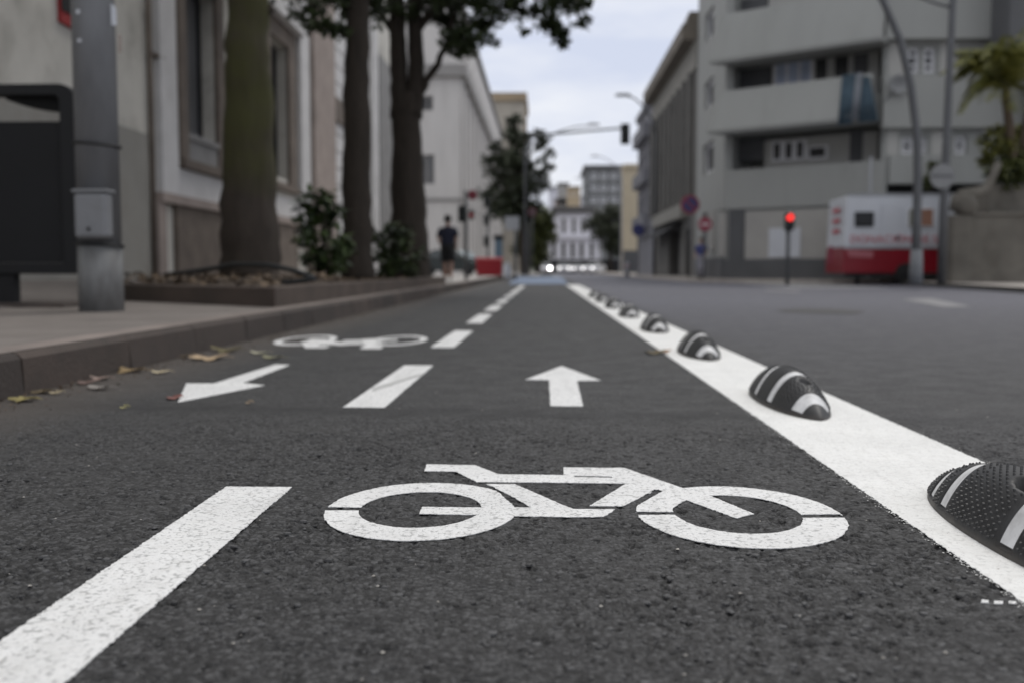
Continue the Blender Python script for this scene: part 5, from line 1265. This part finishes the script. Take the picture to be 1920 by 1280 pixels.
def disc_sign(label, px, py, r, Y, rim, face, bar=None, gz=.14, post=True):
    c = AY(px, py, Y); root = thing('road_sign', label, 'road sign', (c.x, Y, gz), 'road signs')
    if post: MB().tube([(c.x, Y + .06, gz), (c.x, Y + .06, c.z + .2)], .04, 8).build('post', m_metalgrey, root, smooth=True)
    MB().lathe([(r * .97, -.02), (r, -.01), (r, .01)], tuple(c), 24, ax='y').build('rim', rim, root)
    MB().lathe([(r * .74, -.03), (r * .74, -.021)], tuple(c), 24, ax='y').build('face', face, root)
    if bar == 'bar': MB().box(c.x - r * .62, c.x + r * .62, Y - .038, Y - .031, c.z - r * .16, c.z + r * .16).build('bar', m_signwhite, root)
    if bar == 'slash': MB().prism([(c.x - r * .6, Y - .038, c.z + r * .45), (c.x - r * .45, Y - .038, c.z + r * .6), (c.x + r * .6, Y - .038, c.z - r * .45), (c.x + r * .45, Y - .038, c.z - r * .6)], (0, .006, 0)).build('bar', m_signred, root)
disc_sign('round blue sign with a red rim and slash on the right pavement', 1294, 384, .40, 42.5, m_signred, m_signblue, 'slash')
disc_sign('round red sign with a pale bar beside the corner building', 1322, 421, .27, 39.0, m_signred, m_signred, 'bar')
disc_sign('small blue round sign in front of the cream building', 1197, 432, .38, 62, m_signblue, m_signblue)
disc_sign('red-rimmed round sign half hidden by the left street tree', 998, 398, .27, 68.5, m_signdull, m_signdullgrey, None, .16)
disc_sign('small dull red sign fixed high on the pedestrian signal post', 886, 366, .16, 32, m_signdull, m_signdull, None, .16, post=False)
q_ = AY(886, 366, 32); o_ = [o for o in bpy.data.objects if o.get('label', '').startswith('small dull red')][0]; ORG[o_.name] = Vector(o_.location)
MB().box(AY(874, 366, 32).x - .05, q_.x, 31.98, 32.02, q_.z - .02, q_.z + .02).build('bracket', m_metalgrey, o_)
# grey panel sign, totem, container, barrel
Yq = 50.0; c = AY(960, 419, Yq); root = thing('panel_sign', 'back of a rectangular grey sign on a pale post near the red container', 'road sign', (c.x, Yq, .0))
MB().box(c.x - .36, c.x + .36, Yq - .02, Yq + .02, c.z - .34, c.z + .34).build('panel', m_metalpale, root); MB().tube([(c.x + .17, Yq + .07, .0), (c.x + .17, Yq + .07, c.z + .3)], .075, 10).build('post', m_metalgrey, root, smooth=True)
Yq = 55; c = AY(935, 460, Yq); root = thing('information_totem', 'blue grey information totem with a dark cap behind the red container', 'totem', (c.x, Yq, .166))
MB().box(c.x - .22, c.x + .22, Yq - .1, Yq + .1, .166, AY(935, 450, Yq).z).build('panel', M('blue_grey_panel', (.1, .15, .2), .5, .1), root, bevel=.02); MB().box(c.x - .28, c.x + .28, Yq - .14, Yq + .14, AY(935, 450, Yq).z, AY(935, 441, Yq).z).build('cap', m_dark, root, bevel=.02)
Yq = 44; xa, xb = AY(893, 500, Yq).x, AY(942, 500, Yq).x; z1_ = AY(917, 483, Yq).z
root = thing('red_container', 'bright red container standing at the far corner of the left pavement', 'container', ((xa + xb) / 2, Yq, .166))
MB().hexa([(xa + .04, Yq - .35, .22), (xb - .04, Yq - .35, .22), (xb - .04, Yq + .35, .22), (xa + .04, Yq + .35, .22), (xa, Yq - .4, z1_ - .1), (xb, Yq - .4, z1_ - .1), (xb, Yq + .4, z1_ - .1), (xa, Yq + .4, z1_ - .1)]).build('body', m_red, root, bevel=.03)
MB().prism([(xa - .03, Yq - .44, z1_ - .1), (xa - .03, Yq + .44, z1_ - .1), (xa - .03, Yq + .3, z1_), (xa - .03, Yq - .3, z1_)], (xb - xa + .06, 0, 0)).build('lid', m_red, root, bevel=.02)
for x_ in (xa + .15, xb - .15): MB().lathe([(.05, -.03), (.06, 0), (.05, .03)], (x_, Yq - .3, .226), 12, ax='x').build('caster', m_tyre, root)
Yq = 50; c = AY(951, 500, Yq); root = thing('white_bin', 'white rounded bin just right of the red container', 'bin', (c.x, Yq, .0))
MB().lathe([(.15, .0), (.18, .1), (.19, .6), (.17, .72)], (c.x, Yq, 0), 18).build('body', m_truckwhite, root, smooth=True); MB().lathe([(.19, .72), (.17, .80), (.06, .86)], (c.x, Yq, 0), 18).build('lid', m_metalpale, root, smooth=True)
Yq = 66; c = AY(1176, 500, Yq); root = thing('white_bollard', 'pale bollard in front of the violet grey building', 'bollard', (c.x, Yq, .0))
MB().lathe([(.17, 0), (.17, .8), (.13, 1.0)], (c.x, Yq, 0), 14).build('body', m_metalpale, root, smooth=True); MB().lathe([(.18, .7), (.18, .78)], (c.x, Yq, 0), 14).build('ring', m_signred, root)
# lamps along the street
def arm_lamp(label, head, pole_x, Y, gz=.14, mat=None):
    h = AY(*head, Y); root = thing('street_lamp', label, 'street lamp', (pole_x, Y, gz), 'street lamps')
    s = 1 if pole_x > h.x else -1; L0 = abs(pole_x - h.x)
    pts = [(pole_x, Y, gz), (pole_x, Y, h.z - 2.4), (pole_x - s * .15, Y, h.z - 1.5)] + [(pole_x - s * (.15 + (L0 - .4) * t), Y, h.z - 1.5 + 1.45 * math.sin(t * math.pi / 2)) for t in (.25, .5, .75, 1)]
    MB().tube(pts, [.11, .08, .07, .06, .055, .05, .05], 10).build('pole', mat or m_metalgrey, root, smooth=True)
    mb = MB().hexa([(h.x - .5, Y - .16, h.z - .05), (h.x + .5, Y - .16, h.z - .05), (h.x + .5, Y + .16, h.z - .05), (h.x - .5, Y + .16, h.z - .05), (h.x - .35, Y - .08, h.z + .1), (h.x + .35, Y - .08, h.z + .1), (h.x + .35, Y + .08, h.z + .1), (h.x - .35, Y + .08, h.z + .1)])
    lh = mb.build('lamp_head', mat or m_metalgrey, root, bevel=.03); MB().box(h.x - .38, h.x + .38, Y - .12, Y + .12, h.z - .075, h.z - .052).build('diffuser', m_winwhite, lh)
arm_lamp('street lamp reaching out from the right, the highest one against the sky', (1168, 179), 6.6, 60)
arm_lamp('street lamp reaching out from the left behind the mast arm', (1113, 234), -1.2, 78, mat=m_metalgrey)
arm_lamp('smaller street lamp reaching out from the right below the hanging signal', (1115, 293), 8.6, 112, mat=m_metalpale)
arm_lamp('faint small street lamp reaching out from the right, the farthest one', (1084, 335), 8.3, 150, mat=m_metalpale)

# stone wall, scroll, palm
Yw = 29.0; xl = AY(1790, 460, Yw).x; zt_ = AY(1850, 405, Yw).z
root = thing('stone_garden_wall', 'old stone garden wall with a curved scroll coping at the right edge', 'wall', (xl + 4, Yw, .124))
mb = MB(); mb.box(xl, xl + 14, Yw, Yw + .45, .1, zt_); mb.build('wall_face', m_stonewall, root, bevel=.02)
mb = MB(); mb.box(xl - .12, xl + .42, Yw - .1, Yw + .56, .1, zt_ + .02); mb.build('end_pier', m_stonewall, root, bevel=.03)
mb = MB(); mb.box(xl + .43, xl + 14, Yw - .06, Yw + .5, zt_, zt_ + .09); mb.build('coping', m_stonewall, root, bevel=.02)
pts = [AY(x, y, Yw + .2) for x, y in ((1792, 396), (1798, 376), (1815, 366), (1836, 362), (1852, 350), (1862, 330), (1872, 305))]
mb = MB(); mb.tube(pts, [.2, .24, .2, .14, .12, .11, .1], 14); c = AY(1808, 384, Yw + .1); mb.lathe([(.05, -.3), (.25, -.28), (.3, -.2), (.3, .2), (.25, .28), (.05, .3)], tuple(c), 18, ax='y'); mb.build('scroll', m_stonewall, root, smooth=True)
mb = MB(); a0 = AY(1850, 380, Yw + .9); mb.box(a0.x, a0.x + 9, Yw + .8, Yw + 3.0, .1, AY(1850, 345, Yw + .9).z); mb.build('upper_bed', m_stonewall, root, bevel=.03)
Yc = 30.6; c = AY(1886, 165, Yc); b0 = AY(1902, 345, Yc); root = thing('palm_tree', 'yellow green palm with drooping fronds above the stone wall', 'palm', (b0.x, Yc, b0.z - .6))
trunk_mesh([([(b0.x, Yc, b0.z - .8), tuple(AY(1897, 270, Yc)), tuple(AY(1886, 190, Yc)), tuple(c)], [.17, .14, .12, .1]), ([(b0.x + .5, Yc + .3, b0.z - .8), tuple(AY(1920, 260, Yc)), tuple(AY(1945, 120, Yc))], [.14, .11, .09])], 10, 9).build('trunk', m_bark3, root, smooth=True)
g = random.Random(14)
def frond(c, end, sag, n=34, w=.44):
    mb = MB(); c, end = Vector(c), Vector(end); path = []
    for i in range(n + 1):
        t = i / n; p = c.lerp(end, t); p.z += sag * math.sin(math.pi * t) ; path.append(p)
    mb.tube(path, [.025 * (1 - .8 * i / n) for i in range(n + 1)], 5)
    for i in range(2, n):
        p = path[i]; t = (path[i + 1] - path[i - 1]).normalized(); sd_ = t.cross(Vector((0, 0, 1))); sd_ = sd_.normalized() if sd_.length > .05 else Vector((1, 0, 0)); u = sd_.cross(t)
        l = w * math.sin(math.pi * (.12 + .85 * i / n)) + .08
        for s in (-1, 1):
            q_ = p + sd_ * s * l + t * l * .55 - Vector((0, 0, l * g.uniform(.3, .7))); mb.add([p - t * .03, p + (q_ - p) * .5 + t * .03 + u * .03, q_, p + (q_ - p) * .5 - t * .03], [(0, 1, 2, 3)])
    return mb
for (x, y, s_, dy) in ((1764, 138, .8, -.2), (1786, 98, .6, .2), (1796, 215, .9, -.3), (1772, 165, 1.0, .5), (1782, 128, .9, 0), (1818, 172, .85, -.6), (1822, 96, .55, .5), (1888, 66, .1, 0), (1845, 190, .5, -.9), (1925, 75, .5, .3), (1965, 120, .7, -.4), (1960, 170, .7, .6), (1860, 80, .3, .8), (1842, 130, .6, -1.1), (1880, 120, .6, -1.3), (1910, 210, .5, -1.0), (1800, 110, .8, .9), (1935, 40, .2, .8), (1790, 150, .7, .4), (1835, 112, .8, -.3), (1850, 160, .6, .5), (1900, 100, .5, -.8), (1870, 95, .4, -.4), (1805, 200, .7, .3), (1945, 140, .5, -.9)):
    frond(c, AY(x, y, Yc + dy), s_ * .8).build('frond', m_leafyellow, root)
Yb = 30.9
def bush(label, clumps, Yb, mat, seed, size=.2):
    g = random.Random(seed); c = [AY(x, y, Yb + g.uniform(-.5, .5)) for x, y, r, n in clumps]; b = AY(clumps[0][0], clumps[0][1] + 90, Yb)
    root = thing('bush', label, 'bush', (b.x, Yb, b.z), 'bushes above the stone wall'); lf, st = MB(), MB()
    for p, (x, y, r, n) in zip(c, clumps): lf.leaves(p, wpx(r, Yb), int(n * 2.2), size * 1.1, rg=g); st.tube([(b.x + g.uniform(-.1, .1), Yb, b.z), tuple(p)], [.03, .01], 6)
    st.build('stems', m_bark2, root); lf.build('foliage', mat, root)
bush('yellow green bush under the palm, above the stone wall', [(1868, 245, 16, 30), (1885, 275, 24, 80), (1860, 280, 20, 50), (1905, 255, 24, 80), (1850, 300, 16, 36), (1845, 262, 10, 14), (1915, 290, 26, 90)], Yb, m_leafyellow, 41)
bush('dark green bush spilling over the top of the stone wall', [(1895, 310, 24, 120), (1870, 322, 20, 90), (1915, 330, 30, 160), (1885, 345, 26, 120), (1935, 300, 30, 140), (1905, 365, 26, 110), (1940, 370, 26, 110)], Yb - .6, m_leafhedge, 42)
bush('small dark plant behind the round sign', [(1752, 312, 10, 26), (1745, 330, 8, 20), (1738, 345, 9, 20)], 35.3, m_leafhedge, 43, .22)
for x, y, lab in ((1838, 335, 'dry grey stems at the right of the scroll'),):
    pass
# dark building at the upper right corner
FQ = Fac((AY(1893, 60, 34).x, 34.0), (AY(1893, 60, 34).x + 8, 34.0)); root = thing('dark_grey_building', 'corner of a darker grey building at the upper right edge', 'building', (FQ.p.x + 4, 36, 0))
mb = MB(); FQ.wall(mb, 0, FQ.len, FQ.at(1905, 80)[1], 16, [], .3, back=1.4); mb.build('wall', m_wallC_dark, root)
mb = MB(); FQ.box(mb, 1.2, FQ.len, .1, FQ.at(1905, 80)[1], -1.4, -.1); mb.build('lower_wall', m_wallC, root)

# ------------------------------------------------------------------ people
def person(label, loc, rz, height, shirt, legs, bare_legs, shoe, seed=1):
    root = thing('person', label, 'person', (0, 0, 0)); k = height / 1.75
    J = {'pel': (0, 0, .95, .13), 'wst': (0, 0, 1.09, .12), 'chs': (0, .01, 1.30, .14), 'nkb': (0, 0, 1.46, .07), 'nck': (0, .01, 1.52, .052), 'hd1': (0, .02, 1.60, .082), 'hd2': (0, .015, 1.685, .085), 'hd3': (0, .01, 1.735, .05), 'nose': (0, .11, 1.62, .018)}
    E = [('pel', 'wst'), ('wst', 'chs'), ('chs', 'nkb'), ('nkb', 'nck'), ('nck', 'hd1'), ('hd1', 'hd2'), ('hd2', 'hd3'), ('hd1', 'nose')]
    for s, n, st in ((-1, 'l', .16), (1, 'r', -.12)):
        J.update({'sh' + n: (s * .175, 0, 1.41, .062), 'el' + n: (s * .25, -.05, 1.14, .043), 'wr' + n: (s * .2, .12, .98, .028), 'pm' + n: (s * .185, .18, .95, .034)})
        E += [('chs', 'sh' + n), ('sh' + n, 'el' + n), ('el' + n, 'wr' + n), ('wr' + n, 'pm' + n)]
        for f in range(4):
            J['f%d%s' % (f, n)] = (s * (.165 + .016 * f), .23 + .01 * (1.5 - abs(f - 1.5)), .925 - .012 * f, .009); J['g%d%s' % (f, n)] = (s * (.16 + .014 * f), .25, .89 - .012 * f, .008)
            E += [('pm' + n, 'f%d%s' % (f, n)), ('f%d%s' % (f, n), 'g%d%s' % (f, n))]
        J['th' + n] = (s * .15, .2, .955, .01); E.append(('pm' + n, 'th' + n))
        J.update({'hp' + n: (s * .095, 0, .88, .09), 'kn' + n: (s * .10, st * .4 + .02, .49, .058), 'an' + n: (s * .10, st, .09, .04), 'to' + n: (s * .105, st + .15, .04, .036)})
        E += [('pel', 'hp' + n), ('hp' + n, 'kn' + n), ('kn' + n, 'an' + n), ('an' + n, 'to' + n)]
    names = list(J); me = bpy.data.meshes.new('body'); me.from_pydata([J[n][:3] for n in names], [(names.index(a_), names.index(b__)) for a_, b__ in E], [])
    o = bpy.data.objects.new('body', me); COL.objects.link(o); o.parent = root; me.materials.append(m_skin); ORG[o.name] = Vector((0, 0, 0))
    sk = o.modifiers.new('skin', 'SKIN'); sk.use_smooth_shade = True
    for i, n in enumerate(names): me.skin_vertices[0].data[i].radius = (J[n][3], J[n][3]); me.skin_vertices[0].data[i].use_root = (n == 'pel')
    ss = o.modifiers.new('sub', 'SUBSURF'); ss.levels = 1; ss.render_levels = 2
    mb = MB(); mb.lathe([(.2, .9), (.19, 1.08), (.215, 1.28), (.2, 1.40), (.1, 1.475), (.075, 1.49)], (0, 0, 0), 20, 1, .66)
    for s in (-1, 1): mb.tube([(s * .15, 0, 1.42), (s * .2, -.015, 1.33), (s * .235, -.035, 1.2)], [.085, .08, .075], 12)
    mb.build('shirt', shirt, root, smooth=True)
    mb = MB(); mb.lathe([(.2, 1.0), (.205, .9), (.19, .82), (.1, .78)], (0, 0, 0), 20, 1, .7)
    for s, st in ((-1, .16), (1, -.12)):
        if bare_legs: mb.tube([(s * .095, 0, .88), (s * .1, st * .2 + .01, .68), (s * .1, st * .35 + .015, .54)], [.115, .11, .105], 12)
        else: mb.tube([(s * .095, 0, .88), (s * .1, st * .4 + .02, .49), (s * .1, st, .1)], [.115, .09, .075], 12)
    mb.build('shorts' if bare_legs else 'trousers', legs, root, smooth=True)
    mb = MB(); mb.lathe([(.02, 1.79), (.07, 1.775), (.1, 1.72), (.105, 1.66), (.09, 1.60), (.05, 1.585)], (0, -.012, 0), 16); mb.v = [p if p.z > 1.68 or p.y < .02 else p + Vector((0, -.06, 0)) for p in mb.v]; mb.build('hair', m_hair, root, smooth=True)
    for s, st in ((-1, .16), (1, -.12)): MB().lathe([(.045, .0), (.055, .02), (.05, .07), (.035, .1)], (s * .102, st + .06, 0), 14, .9, 2.4).build('shoe', shoe, root, smooth=True)
    root.location = loc; root.rotation_euler.z = rz; root.scale = (k, k, k); return root
p = AY(840, 528, 27.8)
person('person in a navy t-shirt and black shorts walking away along the left pavement', (p.x, 27.8, .166), R(-6), 1.82, m_navy, m_blackcloth, True, m_shoe)
p = AY(1314, 518, 41.6)
person('small blurred person in a blue top and pale trousers by the right doorway', (p.x, 41.6, .14), R(150), 1.66, m_bluecloth, m_palecloth, False, m_blackcloth)

# ------------------------------------------------------------------ light and sky
world = bpy.data.worlds.new('World'); sc.world = world; world.use_nodes = True; nt = world.node_tree
bg = nt.nodes['Background']
sky = N(nt, 'ShaderNodeTexSky'); sky.sky_type = 'NISHITA'; sky.sun_disc = False
SE, SA = R(56), R(32)
sky.sun_elevation = SE; sky.sun_rotation = -SA; sky.dust_density = 2.0
tc = N(nt, 'ShaderNodeTexCoord'); mp = N(nt, 'ShaderNodeMapping'); mp.inputs['Scale'].default_value = (2.2, 2.2, 9.0); mp.inputs['Rotation'].default_value = (0, R(14), 0); L(nt, tc.outputs['Generated'], mp.inputs[0])
cl = noise(nt, mp.outputs[0], 1.5, 6, .55)
sp = N(nt, 'ShaderNodeSeparateXYZ'); L(nt, tc.outputs['Generated'], sp.inputs[0])
low = mixc(nt, ramp(nt, cl, .38, .64), (6.9, 7.4, 8.9), (9.6, 9.7, 10.1))
grey = mixc(nt, ramp(nt, sp.outputs[2], .3, .6), low, (8.5, 8.5, 8.6))
lift = ramp(nt, sp.outputs[2], .25, .9, 1.0, 1.35)
vm = N(nt, 'ShaderNodeVectorMath', operation='SCALE'); L(nt, grey, vm.inputs[0]); L(nt, lift, vm.inputs['Scale'])
col = mixc(nt, .88, sky.outputs[0], vm.outputs[0])
L(nt, col, bg.inputs[0]); bg.inputs[1].default_value = .1
sd = bpy.data.lights.new('sun', 'SUN'); sun = bpy.data.objects.new('sun', sd); COL.objects.link(sun)
sd.energy = 1.0; sd.angle = R(20); sd.color = (1, .96, .9)
dirv = Vector((math.sin(SA) * math.cos(SE), math.cos(SA) * math.cos(SE), math.sin(SE)))   # towards the sun
sun.rotation_euler = (-dirv).to_track_quat('-Z', 'Y').to_euler(); sun.location = (0, 0, 30)
sc.view_settings.view_transform = 'Standard'; sc.view_settings.look = 'None'; sc.view_settings.exposure = 0; sc.view_settings.gamma = 1
sc.render.engine = 'CYCLES'
try:
    sc.cycles.use_denoising = True; sc.cycles.denoiser = 'OPENIMAGEDENOISE'
except Exception: pass
sc.cycles.max_bounces = 6; sc.cycles.sample_clamp_indirect = 6
